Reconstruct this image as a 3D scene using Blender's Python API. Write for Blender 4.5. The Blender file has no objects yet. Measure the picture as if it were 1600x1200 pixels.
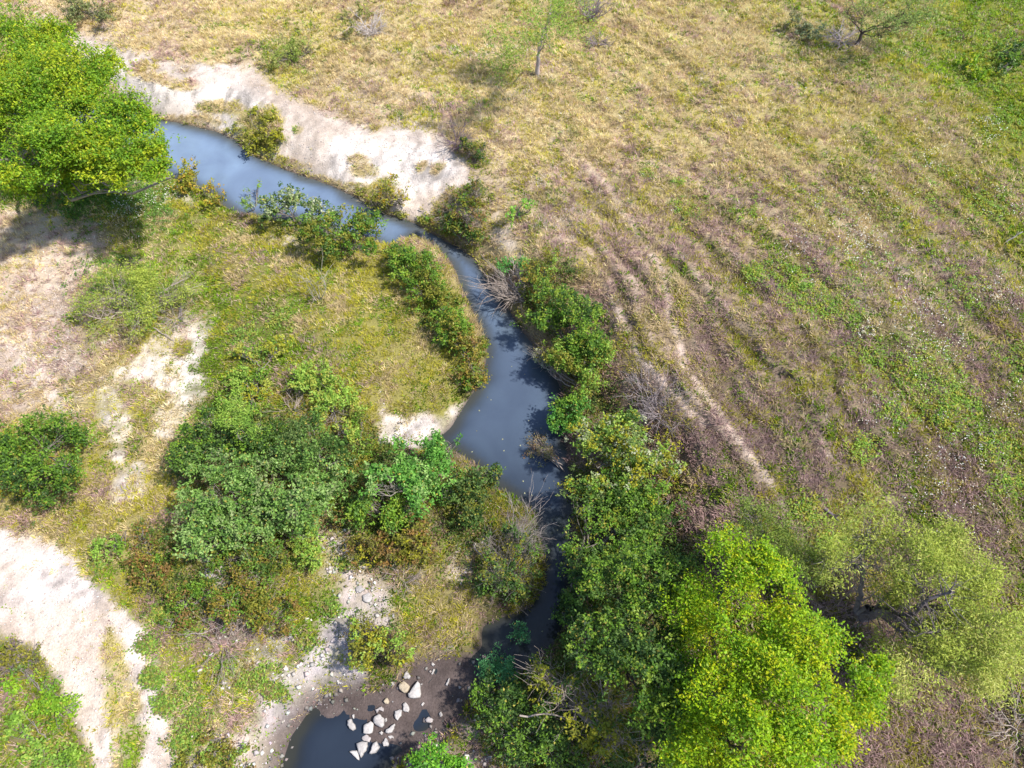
import bpy, math, random, zlib
import numpy as np
from mathutils import Vector
R = math.radians
rng = np.random.default_rng(7)
random.seed(7)
scene = bpy.context.scene

# ------------------------------------------------------------------ camera
CAM_H, PITCH = 25.0, 58.0
cam_d = bpy.data.cameras.new("camera"); cam = bpy.data.objects.new("camera", cam_d)
scene.collection.objects.link(cam)
cam.location = (0, 0, CAM_H); cam.rotation_euler = (R(90 - PITCH), 0, 0)
cam_d.lens = 24; cam_d.sensor_width = 36; cam_d.clip_start = 0.1; cam_d.clip_end = 5000
scene.camera = cam

# ------------------------------------------------------------------ light
SUN_EL, SUN_AZ = 55.0, -9.0        # azimuth measured from +x towards +y
world = bpy.data.worlds.new("World"); scene.world = world; world.use_nodes = True
wt = world.node_tree; wt.nodes.clear()
sky = wt.nodes.new('ShaderNodeTexSky'); sky.sky_type = 'NISHITA'; sky.sun_disc = False
sky.sun_elevation = R(SUN_EL); sky.sun_rotation = R(90 - SUN_AZ)
sky.altitude = 100; sky.air_density = 1.0; sky.dust_density = 1.2
bg = wt.nodes.new('ShaderNodeBackground'); bg.inputs['Strength'].default_value = 0.125
wo = wt.nodes.new('ShaderNodeOutputWorld')
wt.links.new(sky.outputs[0], bg.inputs[0]); wt.links.new(bg.outputs[0], wo.inputs[0])
sd = bpy.data.lights.new("sun", 'SUN'); sd.energy = 4.1; sd.angle = R(2.0); sd.color = (1.0, 0.95, 0.86)
sun = bpy.data.objects.new("sun", sd); scene.collection.objects.link(sun)
sv = Vector((math.cos(R(SUN_EL)) * math.cos(R(SUN_AZ)), math.cos(R(SUN_EL)) * math.sin(R(SUN_AZ)), math.sin(R(SUN_EL))))
sun.rotation_euler = sv.to_track_quat('Z', 'Y').to_euler(); sun.location = (30, -5, 40)
vs = scene.view_settings; vs.view_transform = 'Standard'; vs.look = 'None'; vs.exposure = 0.62; vs.gamma = 1.0
scene.cycles.max_bounces = 6; scene.cycles.diffuse_bounces = 3; scene.cycles.transmission_bounces = 3
scene.cycles.glossy_bounces = 2

# ------------------------------------------------------------------ helpers
F = 1600 * 24 / 36
cp, sp = math.cos(R(PITCH)), math.sin(R(PITCH))

def proj(x, y, z):
    dz = z - CAM_H
    dep = np.maximum(y * cp - dz * sp, 0.5)
    up = y * sp + dz * cp
    return 800 + F * x / dep, 600 - F * up / dep

def at(px, py, z):
    a = (np.asarray(px, float) - 800) / F; b = (600 - np.asarray(py, float)) / F
    dy = cp + b * sp; dz = -sp + b * cp
    t = (z - CAM_H) / dz
    return a * t, dy * t

def depth_at(px, py, z):
    b = (600 - py) / F
    return (z - CAM_H) / (-sp + b * cp)

def sst(a, b, v):
    t = np.clip((v - a) / (b - a), 0, 1); return t * t * (3 - 2 * t)

_tab = rng.random((16, 256, 256))
def vn(x, y, s, seed=0):
    """smooth value noise 0..1, feature size s"""
    T = _tab[seed % 16]
    u = np.asarray(x) / s + 13.7 * seed; v = np.asarray(y) / s + 7.1 * seed
    i = np.floor(u).astype(int); j = np.floor(v).astype(int)
    f = u - i; g = v - j; f = f * f * (3 - 2 * f); g = g * g * (3 - 2 * g)
    i0, i1, j0, j1 = i & 255, (i + 1) & 255, j & 255, (j + 1) & 255
    return (T[i0, j0] * (1 - f) + T[i1, j0] * f) * (1 - g) + (T[i0, j1] * (1 - f) + T[i1, j1] * f) * g

def fbm(x, y, s, seed=0, o=4):
    r = 0; a = 0.5; t = 0
    for k in range(o):
        r = r + a * vn(x, y, s, seed + k); t += a; a *= .5; s *= .5
    return r / t

def dist_line(x, y, pts, closed=False):
    """distance to a polyline and the arc length at the nearest point"""
    P = list(pts) + ([pts[0]] if closed else [])
    best = np.full(x.shape, 1e9); arc = np.zeros(x.shape); L = 0
    for (ax, ay), (bx, by) in zip(P[:-1], P[1:]):
        dx, dy = bx - ax, by - ay; l2 = dx * dx + dy * dy + 1e-12
        t = np.clip(((x - ax) * dx + (y - ay) * dy) / l2, 0, 1)
        d = np.hypot(x - ax - t * dx, y - ay - t * dy)
        m = d < best; best = np.where(m, d, best); arc = np.where(m, L + t * math.sqrt(l2), arc)
        L += math.sqrt(l2)
    return best, arc

def inside(x, y, pts):
    r = np.zeros(x.shape, bool); n = len(pts)
    for k in range(n):
        ax, ay = pts[k]; bx, by = pts[(k + 1) % n]
        if ay == by: continue
        c = ((ay > y) != (by > y)) & (x < (bx - ax) * (y - ay) / (by - ay) + ax)
        r ^= c
    return r

def sdist(x, y, pts):
    d, _ = dist_line(x, y, pts, True)
    return np.where(inside(x, y, pts), -d, d)          # negative inside

# ------------------------------------------------------------------ layout read off the photograph, laid on the ground
CREEK_PX = [(-300, 60), (-60, 95), (0, 112), (100, 140), (200, 166), (235, 183), (300, 197), (345, 208), (370, 220), (390, 240), (430, 258), (470, 275),
    (520, 292), (560, 312), (600, 335), (650, 350), (690, 372), (715, 385), (745, 410), (765, 440), (790, 480), (812, 510),
    (838, 545), (862, 580), (878, 610), (882, 650), (884, 690), (888, 740), (892, 790), (895, 840), (892, 900), (886, 940),
    (875, 985), (850, 1020), (800, 1060), (740, 1092), (695, 1125), (660, 1160), (630, 1185), (600, 1215), (560, 1290), (420, 1290), (440, 1200),
    (455, 1150), (485, 1112), (530, 1090), (580, 1085), (640, 1062), (650, 1042), (690, 1030), (735, 1028), (753, 1012), (757, 978), (792, 964),
    (832, 950), (850, 918), (852, 880), (846, 840), (836, 800), (805, 780), (775, 760), (745, 728), (705, 700), (680, 690), (705, 668),
    (732, 625), (755, 590), (762, 540), (745, 500), (722, 450), (706, 410), (686, 388), (650, 368), (612, 384), (560, 372), (480, 350), (420, 340),
    (380, 336), (355, 326), (330, 302), (290, 288), (250, 262), (180, 240), (100, 205), (0, 175), (-60, 165), (-300, 140)]
_cx, _cy = at([p[0] for p in CREEK_PX], [p[1] for p in CREEK_PX], 0.0)
CREEK = list(zip(_cx, _cy))
RIM_PX = [(-500, -70), (0, 5), (70, 25), (120, 48), (200, 76), (280, 104), (315, 104), (345, 92), (385, 96), (430, 132), (480, 160), (560, 186), (640, 192), (690, 204),
    (733, 232), (770, 276), (812, 330), (850, 378), (910, 425), (965, 470), (985, 545), (1040, 605), (1085, 690), (1110, 770), (1115, 850),
    (1120, 930), (1150, 1050), (1190, 1200), (1230, 1500)]
_rx, _ry = at([p[0] for p in RIM_PX], [p[1] for p in RIM_PX], 1.8)
RIM = list(zip(_rx, _ry))
FIELD = RIM + [(60, -30), (400, -30), (400, 400), (-400, 400), (-400, RIM[0][1] + 30)]

X0, X1, Y0, Y1 = -44.0, 46.0, -7.0, 58.0
def clampxy(x, y):
    return np.clip(x, X0, X1), np.clip(y, Y0, Y1)

def fields(x, y):
    """distance to creek, signed distance into the field, arc along rim"""
    xc, yc = clampxy(x, y)
    w = (fbm(xc, yc, 1.1, 3, 3) - .5) * .45
    dc = sdist(xc, yc, CREEK) + w * .55
    dr, arc = dist_line(xc, yc, RIM)
    dr = np.where(inside(xc, yc, FIELD), dr, -dr) + (fbm(xc, yc, 2.2, 5, 4) - .5) * 1.3
    return dc, dr, arc

STREAK_PX = [([(900, 285), (1000, 350), (1100, 440), (1200, 565), (1330, 745)], .20), ([(1000, 240), (1150, 325), (1300, 440), (1460, 610)], .14),
    ([(1050, 305), (1130, 380), (1235, 500), (1310, 610), (1400, 760)], .18), ([(860, 320), (940, 400), (985, 480), (1010, 560)], .22),
    ([(955, 350), (1005, 440), (1030, 500)], .24), ([(1120, 440), (1190, 560), (1260, 690), (1290, 760)], .20), ([(880, 200), (1000, 290), (1090, 350)], .12),
    ([(1150, 250), (1330, 350), (1500, 470)], .12), ([(1000, 520), (1090, 650), (1180, 770)], .2), ([(1080, 480), (1150, 600), (1225, 740)], .16), ([(560, 130), (700, 150), (850, 250)], .12),
    ([(1300, 480), (1400, 600), (1500, 740)], .12), ([(700, 100), (900, 180), (1100, 260)], .1)]
STREAK = []
for _p, _a in STREAK_PX:
    _sx, _sy = at([q[0] for q in _p], [q[1] for q in _p], 2.15); STREAK.append((list(zip(_sx, _sy)), _a))
def streak_v(x, y):
    wx_ = (fbm(x, y, 2.0, 2, 3) - .5) * 1.3
    lo = np.zeros(np.shape(x)); hi = np.zeros(np.shape(x))
    for ln, a in STREAK:
        xs_ = [p[0] for p in ln]; ys_ = [p[1] for p in ln]
        m = (x > min(xs_) - 3) & (x < max(xs_) + 3) & (y > min(ys_) - 3) & (y < max(ys_) + 3)
        if not m.any(): continue
        d, ar = dist_line(x[m] + wx_[m], y[m] + wx_[m], ln); L = sum(math.dist(p, q) for p, q in zip(ln[:-1], ln[1:]))
        e = sst(0, 2.5, ar) * sst(L, L - 2.5, ar) * a / .2
        lo[m] = np.maximum(lo[m], sst(.30, .05, d) * e); hi[m] = np.maximum(hi[m], sst(.30, .5, d) * sst(1.15, .55, d) * e)
    return lo, hi
def streak_h(x, y):
    lo, hi = streak_v(x, y); return hi * .06 - lo * .15

RIFFLE = [(600, 1095, 62), (650, 1100, 60), (700, 1080, 48), (590, 1140, 42), (655, 1050, 35), (705, 1042, 34), (560, 1108, 34), (725, 1062, 34), (615, 1075, 46), (520, 1108, 26), (640, 1145, 44), (610, 1165, 34), (675, 1115, 40)]
def height_f(x, y, dc, dr, arc):
    xc, yc = clampxy(x, y)
    n1 = fbm(xc, yc, 6, 1); n2 = fbm(xc, yc, 0.9, 2, 3)
    land = 0.50 * sst(-.05, .75, dc) + 0.35 * sst(.6, 4, dc) + 0.02 * np.clip(dc, 0, 40) + .35 * (n1 - .5) * sst(.5, 3, dc)
    bank = 0.34 * sst(-.05, .6, dc) + .10 * np.clip(dc, 0, 9)
    gut = (fbm(arc, dr * .35, 0.9, 9, 3) - .5) * .45 * sst(-4, -.5, dr)
    bank = bank + gut * sst(.3, 1.5, dc)
    bank = np.minimum(bank, 1.6)
    k = sst(-7, -2.5, dr)
    h = land * (1 - k) + bank * k
    groove = (fbm(arc * .22, dr * 1.0, 1.25, 11, 3) - .5)
    fld = 2.1 + .012 * np.clip(dr, 0, 30) + groove * .55 * sst(.5, 3, dr) * (1 - sst(17, 26, dr))
    up_ = sst(17, 24, yc)
    fld = fld - .55 * up_ + streak_h(xc, yc)
    wide = 1.6 + 1.2 * up_ + 1.5 * vn(arc, arc * 0, 3.5, 4)
    h = h + (np.maximum(fld, h) - h) * sst(0, 1, (dr + wide) / (wide + .35)) ** .8 * sst(0.1, 1.2, dc)
    h = h + (n2 - .5) * .12 * sst(.1, .6, dc)
    bed = -.55 * sst(.0, -1.0, dc) - .04 * sst(.05, -.05, dc)
    px, py = proj(xc, yc, 0.0)
    rf = np.zeros(np.shape(x))
    for a, b, r in RIFFLE: rf = np.maximum(rf, sst(1.3, .5, np.hypot(px - a, py - b) / r))
    bed = bed * (1 - rf) + rf * (.03 + (n2 - .5) * .17)
    return np.where(dc < 0.0, bed + .02 * sst(-.1, 0, dc), h)

def height(x, y):
    x = np.atleast_1d(np.asarray(x, float)); y = np.atleast_1d(np.asarray(y, float))
    return height_f(x, y, *fields(x, y))

def hz(x, y): return float(height(x, y)[0])

# ---- cover types.  white rock masks (photo outline, softness)
ROCK = [
 ([(60, 20), (120, 48), (200, 78), (290, 108), (345, 98), (390, 104), (430, 140), (480, 168), (560, 196), (640, 204), (690, 216), (735, 262), (752, 292), (705, 300),
   (672, 345), (640, 345), (600, 325), (540, 290), (470, 268), (430, 250), (370, 212), (300, 190), (235, 178), (170, 130)], 8, 1.0),
 ([(-300, 300), (0, 308), (100, 322), (160, 358), (172, 400), (118, 430), (105, 480), (122, 560), (140, 620), (60, 650), (-300, 650)], 12, .42),
 ([(235, 520), (300, 490), (335, 500), (332, 600), (310, 655), (275, 690), (245, 690), (255, 640), (240, 600), (190, 610), (215, 700), (225, 770), (190, 800),
   (172, 740), (160, 660), (160, 590), (200, 560)], 10, .72),
 ([(-300, 790), (-20, 818), (60, 838), (120, 876), (165, 930), (222, 975), (238, 1050), (262, 1110), (292, 1230), (320, 1500), (190, 1500), (150, 1210), (122, 1130), (85, 1060), (50, 1015), (0, 985), (-300, 930)], 9, .98),
 ([(330, 1260), (355, 1150), (410, 1100), (462, 1020), (505, 960), (530, 900), (512, 850), (540, 830), (562, 880), (602, 920), (600, 950), (570, 1000), (560, 1060), (490, 1112), (455, 1160), (440, 1260)], 12, .8),
 ([(700, 850), (745, 845), (750, 900), (715, 925), (695, 900)], 9, .6),
 ([(560, 920), (605, 925), (600, 975), (555, 965)], 8, .75),
 ([(640, 1000), (700, 1005), (715, 1028), (650, 1040)], 7, .6),
 ([(590, 1260), (628, 1185), (665, 1150), (700, 1118), (745, 1120), (770, 1180), (800, 1260)], 9, .62),
 ([(585, 610), (606, 640), (640, 655), (700, 655), (735, 615), (750, 600), (735, 640), (700, 690), (650, 696), (595, 698), (575, 655)], 6, .8),
 ([(735, 300), (775, 325), (810, 360), (800, 405), (770, 370), (730, 330)], 9, .5),
 ([(425, 368), (462, 372), (470, 386), (430, 386)], 5, .7),
 ([(130, 295), (250, 288), (330, 305), (300, 315), (160, 305)], 8, .5),
 ([(290, 850), (400, 880), (420, 905), (350, 920), (310, 915)], 14, .7), ([(360, 990), (470, 985), (500, 1010), (440, 1080), (370, 1070), (330, 1030)], 18, .55), ([(500, 850), (560, 860), (560, 930), (510, 930)], 14, .6), ([(260, 1120), (360, 1120), (390, 1230), (270, 1240)], 20, .45),
 ([(330, 1050), (420, 1040), (420, 1080), (330, 1090)], 14, .4),
]
VEG = [(405, 185, 38, 24), (412, 222, 36, 22), (385, 232, 24, 12), (345, 168, 40, 14), (300, 190, 50, 8), (450, 262, 40, 7), (590, 300, 40, 22), (225, 110, 34, 12), (270, 130, 40, 10),
       (565, 265, 26, 10), (500, 285, 60, 6), (470, 205, 10, 7), (560, 250, 18, 7), (690, 265, 12, 16), (660, 262, 16, 8),
       (172, 1040, 20, 60), (192, 1110, 24, 70), (205, 1190, 26, 70), (290, 545, 16, 12), (240, 625, 20, 16), (215, 690, 20, 25), (270, 640, 10, 10)]
TRACK = [([(1047, 500), (1075, 580), (1120, 640), (1172, 710), (1205, 755)], 6.5, .80), ([(1000, 375), (1030, 412), (1044, 450), (1047, 500)], 5.5, .7), ([(860, 215), (950, 290), (1000, 375)], 5, .45), ([(1205, 755), (1270, 880)], 6, .45), ([(985, 430), (1000, 500), (1040, 570), (1100, 640), (1190, 750)], 5, .35),
         ([(965, 480), (1000, 560), (1050, 612), (1105, 668)], 6, .7), ([(730, 240), (790, 380), (830, 420)], 6, .3),
         ([(1080, 420), (1180, 540), (1300, 720), (1420, 800)], 9, .22), ([(1010, 250), (1200, 330), (1330, 400)], 10, .25)]
# grass mix control points: x, y, spread, dry, pink/dead, olive, green, lush, soil darkness
GC = [(60, 10, 90, 5, 3, 1, 0, 0, 0), (250, 40, 110, 5, 3, 2, 0, 0, 0), (420, 40, 110, 6, 1, 3, .3, 0, 0), (450, 90, 50, 3, 1, 3, 3, 0, 0), (650, 60, 110, 5, 2, 4, .5, 0, 0), (600, 170, 90, 5, 4, 2, .2, 0, .2),
 (900, 100, 120, 4, 2, 5, 1, 0, 0), (1100, 60, 110, 4, 2, 5, 1.2, 0, 0), (1300, 60, 110, 3, 2, 4, 3, .5, .1), (1430, 60, 80, 1, .5, 4, 5, 1.5, .1), (1560, 60, 90, 0, .3, 2, 5, 4, .2), (1580, 180, 70, 0, .5, 3, 5, 2, .2),
 (850, 220, 100, 5, 3, 3, .5, 0, .1), (1050, 200, 110, 5, 3, 4, 1, 0, .1), (1250, 180, 110, 4, 2.5, 5, 1.5, 0, .1), (1430, 220, 100, 2, 2, 4, 3, .6, .2), (900, 320, 80, 3, 5, 2, 1, 0, .4), (1010, 330, 80, 3, 5, 2.5, 1.8, .3, .4),
 (1150, 320, 90, 3, 4, 3.5, 1.6, .2, .3), (1300, 330, 90, 2, 3, 4, 2, .4, .3), (1450, 360, 90, 1.5, 3.5, 3, 3, 1, .3), (1570, 340, 80, .5, 1.5, 3, 4, 2.5, .2), (900, 410, 70, 4, 5, 2, .3, 0, .3), (1000, 450, 60, 2, 6, 1.5, .5, 0, .7),
 (1100, 450, 80, 1.5, 5, 3, 1.6, .3, .6), (1250, 450, 80, 1.5, 4, 3, 2.6, .8, .5), (1400, 450, 80, 1.5, 5, 2, 2, .8, .4), (1540, 500, 90, 1, 6, 1.5, 1.6, .6, .5), (1150, 560, 80, 1, 6, 2, 1, .1, .8), (1300, 580, 80, .8, 4, 3, 2.2, .6, .7),
 (1430, 580, 80, .5, 3, 3, 3.4, 1.6, .6), (1570, 640, 80, .5, 4, 3, 2.6, 1.2, .7), (1250, 690, 80, .5, 6, 2, 1, .2, .9), (1400, 720, 80, .5, 4.5, 3, 1.8, .7, .9), (1550, 760, 80, .5, 4, 3, 2, 1, .9), (1120, 720, 60, .4, 6, 1.5, .8, 0, 1),
 (1180, 820, 60, 0, 5, 2, 1.5, .2, 1), (1450, 840, 80, .3, 5, 3, 1.2, .3, 1), (1580, 900, 70, .3, 4, 3.5, 1.6, .6, 1), (1350, 1000, 80, .3, 4, 3, 1.5, 0, 1), (1450, 1150, 90, .5, 4, 3.5, 1.5, .5, .9), (1570, 1120, 70, .6, 6, 2, 1, 0, .9),
 (950, 560, 30, 4, 4, 2, 1, 0, .6), (1000, 640, 50, 1.5, 6, 1, .6, 0, .9), (1040, 560, 40, 3, 6, 1, .3, 0, .6), (870, 440, 40, 2, 2, 3, 2, 0, .4), (760, 330, 50, 4, 3, 3, .5, 0, .2),
 # left side
 (230, 320, 60, .5, 0, 2, 6, 1, .2), (80, 290, 60, .5, 1, 2, 5, 1, .3), (250, 360, 60, 1.5, .5, 3, 4, .8, .1), (370, 380, 60, 3, .8, 5, 2, .3, .1), (200, 470, 60, 1, .8, 2, 5, 1.2, .2), (260, 430, 60, 1.5, .5, 3, 4, 1, .1),
 (480, 430, 60, 2.5, .3, 5, 3, .3, .1), (560, 480, 60, 3.5, 0, 6, 1, 0, .1), (620, 580, 70, 4, .3, 6, .8, 0, .1), (680, 600, 50, 2, 0, 6, 1.5, 0, .1), (400, 520, 50, 1.5, .5, 3, 4, 1.6, .2), (380, 590, 50, 1, .8, 2, 5, 1, .3),
 (470, 560, 50, 2, 1.5, 3, 3, .6, .2), (50, 500, 90, 2, 7, .5, .1, 0, .3), (60, 400, 80, 4, 5, .5, .1, 0, 0), (200, 560, 60, 2, 2, 4, 1.5, .2, .1), (150, 690, 50, 1.5, 2, 5, 1.5, 0, .3), (240, 750, 60, 3, 2.5, 5, .5, 0, .1),
 (40, 790, 70, 3, 1, 6, .5, 0, .2), (180, 830, 50, 2.5, 1.5, 5, 2, 0, .3), (250, 900, 60, .8, 2, 6, 2, .2, .5), (330, 900, 50, .4, 2.5, 5, 1.5, 0, .8), (300, 970, 60, .8, 2.5, 5, 3, .3, .6), (280, 1100, 60, 1, 1, 3, 4, 1, .2), (170, 1080, 50, 4, 1, 5, .3, 0, 0),
 (60, 1080, 60, .5, 2.5, 3, 4, 2, .6), (60, 1170, 60, .8, 4, 2, 3, 1, .7), (360, 1080, 60, .5, 1.2, 1.5, 5, 1, .3), (450, 960, 60, .6, 1.5, 2, 4, .6, .5), (620, 720, 60, .3, 2, 2, 3, 0, .8), (560, 760, 60, .3, 1.5, 2.5, 3, .3, .8),
 (640, 950, 60, .8, 2.5, 4, 1.6, 0, .6), (690, 970, 50, .8, 3, 4, 1, 0, .6), (600, 900, 50, 1, 2, 3, 2, 0, .6), (530, 900, 40, 2, 1, 3, 3, 0, .2), (750, 1150, 40, .3, 3, 2, 1.5, 0, .9), (900, 1000, 120, 0, 1, 2, 3, 0, 1),
 (405, 200, 40, 2, .5, 6, 2.5, 0, 0), (600, 300, 50, 3, 1, 6, .5, 0, 0)]
GCa = np.array(GC, float)
_f = GCa[:, 1] < 2000
GCa[:, 5] *= 1.25; GCa[:, 6] *= 1.25                                     # more olive and green all over
_m = (GCa[:, 0] > 860) & (GCa[:, 1] > 300); GCa[_m, 4] *= 1.35; GCa[_m, 8] += .12
_l = (GCa[:, 0] > 330) & (GCa[:, 0] < 720) & (GCa[:, 1] > 330) & (GCa[:, 1] < 640); GCa[_l, 3] *= .45; GCa[_l, 6] *= 2.0; GCa[_l, 8] += .45

def cover(x, y, z, dc, dr, arc):
    px, py = proj(*clampxy(x, y), z)
    n = fbm(x, y, .9, 4, 4) - .5; nb = fbm(x, y, 2.6, 6, 4) - .5
    qx = px + n * 34 + nb * 40; qy = py + n * 26 + nb * 26
    rock = np.zeros(px.shape)
    for poly, s, a in ROCK:
        bx = [p[0] for p in poly]; by = [p[1] for p in poly]
        m = (qx > min(bx) - 40) & (qx < max(bx) + 40) & (qy > min(by) - 40) & (qy < max(by) + 40)
        if m.any():
            rock[m] = np.maximum(rock[m], a * sst(s * 1.7, -s * 1.2, sdist(qx[m], qy[m], poly)))
    for a, b, rx, ry in VEG:
        rock = rock * (1 - (.62 if (a < 260 and b > 1000) else .9) * sst(1.25, .6, np.hypot((qx - a) / rx, (qy - b) / ry)))
    tr = np.zeros(px.shape)
    for line, w, a in TRACK:
        d, _ = dist_line(px + n * 16, py + n * 16, line)
        tr = np.maximum(tr, a * sst(w * 1.3, w * .5, d))
    W = np.zeros((6,) + px.shape); S = np.full(px.shape, 1e-9)
    for g in GCa:
        k = np.exp(-((qx - g[0]) ** 2 + (qy - g[1]) ** 2) / (2 * (g[2] * .62) ** 2)) + 1e-9
        S += k
        for i in range(6):
            v = g[3 + i] / (g[3:8].sum() if i < 5 else 1.0)
            W[i] += k * v
    W /= S
    rock = np.clip(rock * (1.0 + 1.5 * (n + .06)), 0, 1) if False else np.where(rock > .02, np.clip(rock - sst(.48, .68, fbm(x, y, .45, 10, 3)) * (1.05 - rock) * .9, 0, 1), rock)
    strw = np.zeros(px.shape)
    for a, b, rr, v in STRAW: strw = np.maximum(strw, v * np.exp(-((qx - a) ** 2 + (qy - b) ** 2) / (2 * rr * rr)))
    lo, hi = streak_v(*clampxy(x, y))
    W2 = np.concatenate([W[:5], [W[1] * strw], [np.clip(W[5] * .85 + .55 * lo, 0, 1.2)]]); W2[1] = W2[1] * (1 - strw)
    b = hi * .9; dead = .55 * W2[:5].sum(0) * b
    W2[1] += dead * .6; W2[0] += dead * .6 * (1 - W[5]); W2[5] += dead * .15
    return px, py, rock, tr, W2

STRAW = [(40, 560, 80, .6), (60, 380, 70, .8), (250, 40, 120, .55), (60, 10, 100, .7), (620, 150, 120, .6), (420, 110, 60, .5), (850, 210, 90, .45), (1200, 120, 90, .3), (830, 330, 60, .5), (1420, 420, 60, .4), (1020, 640, 40, .3)]
# palettes (base colours)
GRASS = np.array([[.78, .62, .34], [.57, .385, .365], [.57, .53, .06], [.24, .38, .03], [.36, .52, .025], [.78, .66, .60]])
SOIL = np.array([[.64, .49, .30], [.27, .18, .18], [.33, .30, .07], [.13, .17, .035], [.11, .16, .025], [.60, .51, .45]])

# ------------------------------------------------------------------ materials
def mat(name, rough=.8, spec=.2, attr=None, trans=0.0, color=(.5, .5, .5), bump=None, noise=None):
    m = bpy.data.materials.new(name); m.use_nodes = True; t = m.node_tree; t.nodes.clear()
    out = t.nodes.new('ShaderNodeOutputMaterial'); b = t.nodes.new('ShaderNodeBsdfPrincipled')
    b.inputs['Roughness'].default_value = rough; b.inputs['Specular IOR Level'].default_value = spec
    if attr:
        a = t.nodes.new('ShaderNodeAttribute'); a.attribute_name = attr; col = a.outputs['Color']
    else:
        c = t.nodes.new('ShaderNodeRGB'); c.outputs[0].default_value = (*color, 1); col = c.outputs[0]
    if noise:
        tc = t.nodes.new('ShaderNodeTexCoord')
        for sc, lo, hi in noise:
            nz = t.nodes.new('ShaderNodeTexNoise'); nz.inputs['Scale'].default_value = sc; nz.inputs['Detail'].default_value = 6; nz.inputs['Roughness'].default_value = .7
            t.links.new(tc.outputs['Object'], nz.inputs['Vector'])
            mr = t.nodes.new('ShaderNodeMapRange'); mr.inputs['From Min'].default_value = .3; mr.inputs['From Max'].default_value = .7
            mr.inputs['To Min'].default_value = lo; mr.inputs['To Max'].default_value = hi
            t.links.new(nz.outputs['Fac'], mr.inputs['Value'])
            mx = t.nodes.new('ShaderNodeVectorMath'); mx.operation = 'SCALE'
            t.links.new(col, mx.inputs[0]); t.links.new(mr.outputs[0], mx.inputs['Scale']); col = mx.outputs[0]
    t.links.new(col, b.inputs['Base Color'])
    if bump:
        tc = t.nodes.new('ShaderNodeTexCoord'); nz = t.nodes.new('ShaderNodeTexNoise'); nz.inputs['Scale'].default_value = bump[0]; nz.inputs['Detail'].default_value = 8
        t.links.new(tc.outputs['Object'], nz.inputs['Vector'])
        bp = t.nodes.new('ShaderNodeBump'); bp.inputs['Strength'].default_value = bump[1]; bp.inputs['Distance'].default_value = bump[2]
        t.links.new(nz.outputs['Fac'], bp.inputs['Height']); t.links.new(bp.outputs[0], b.inputs['Normal'])
    if trans:
        tr = t.nodes.new('ShaderNodeBsdfTranslucent'); mx = t.nodes.new('ShaderNodeMixShader'); mx.inputs[0].default_value = trans
        t.links.new(col, tr.inputs[0]); t.links.new(b.outputs[0], mx.inputs[1]); t.links.new(tr.outputs[0], mx.inputs[2])
        t.links.new(mx.outputs[0], out.inputs[0])
    else: t.links.new(b.outputs[0], out.inputs[0])
    return m

M_GROUND = mat("ground_soil", .95, .1, attr="col", noise=[(2.2, .82, 1.16), (14, .74, 1.24)], bump=(16, .7, .05))
M_GRASS = mat("grass_blades", .75, .15, attr="col", trans=.36)
M_LEAF = mat("leaves", .5, .22, attr="col", trans=.30)
M_BARK = mat("bark", .9, .1, attr="col", noise=[(9, .7, 1.25)], bump=(30, .6, .02))
M_STONE = mat("limestone", .9, .15, attr="col", noise=[(4, .8, 1.12), (25, .85, 1.12)], bump=(12, .5, .03))
M_PETAL = mat("petals", .7, .2, attr="col", trans=.2)

def mesh_obj(name, V, faces_n, idx, material, col=None, parent=None, smooth=False, loc=None):
    """V: (n,3); idx: flat loop vertex indices; faces_n: verts per face (int or array)"""
    me = bpy.data.meshes.new(name)
    V = np.asarray(V, np.float32); idx = np.asarray(idx, np.int32).ravel()
    me.vertices.add(len(V)); me.vertices.foreach_set('co', V.ravel())
    me.loops.add(len(idx)); me.loops.foreach_set('vertex_index', idx)
    if np.isscalar(faces_n):
        nf = len(idx) // faces_n; tot = np.full(nf, faces_n, np.int32)
    else:
        tot = np.asarray(faces_n, np.int32); nf = len(tot)
    st = np.concatenate([[0], np.cumsum(tot)[:-1]]).astype(np.int32)
    me.polygons.add(nf); me.polygons.foreach_set('loop_start', st); me.polygons.foreach_set('loop_total', tot)
    me.update(calc_edges=True)
    if smooth: me.polygons.foreach_set('use_smooth', np.ones(nf, bool))
    if col is not None:
        a = me.attributes.new('col', 'FLOAT_COLOR', 'POINT')
        c = np.ones((len(V), 4), np.float32); c[:, :3] = np.clip(col, 0, 1); a.data.foreach_set('color', c.ravel())
    me.materials.append(material)
    o = bpy.data.objects.new(name, me); scene.collection.objects.link(o)
    if parent: o.parent = parent
    if loc is not None: o.location = loc
    return o

def tag(o, label=None, cat=None, group=None, kind=None):
    if label: o['label'] = label
    if cat: o['category'] = cat
    if group: o['group'] = group
    if kind: o['kind'] = kind
    return o

# ------------------------------------------------------------------ ground sheet, out to the horizon
def axis(lo, hi, st):
    core = np.arange(lo, hi + st / 2, st); ext = []; d = st
    while sum(ext) < 2200: d *= 1.35; ext.append(d)
    e = np.cumsum(ext)
    return np.concatenate([(lo - e)[::-1], core, core[-1] + e])
gx = axis(X0, X1, .12); gy = axis(Y0, Y1, .12)
GX, GY = np.meshgrid(gx, gy); sh = GX.shape
x = GX.ravel(); y = GY.ravel()
dc, dr, arc = fields(x, y); z = height_f(x, y, dc, dr, arc)
px, py, rock, tr, W = cover(x, y, z, dc, dr, arc)
nf = fbm(x, y, .5, 8, 3); nl = fbm(x, y, 3.5, 9, 3)
col = np.einsum('in,ic->nc', W[:6], SOIL)
col *= (1 - .5 * np.clip(W[6], 0, 1.2))[:, None]
nf2 = .5 * fbm(x, y, .30, 7, 2) + .5 * fbm(x, y, 1.6, 11, 4)
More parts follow.
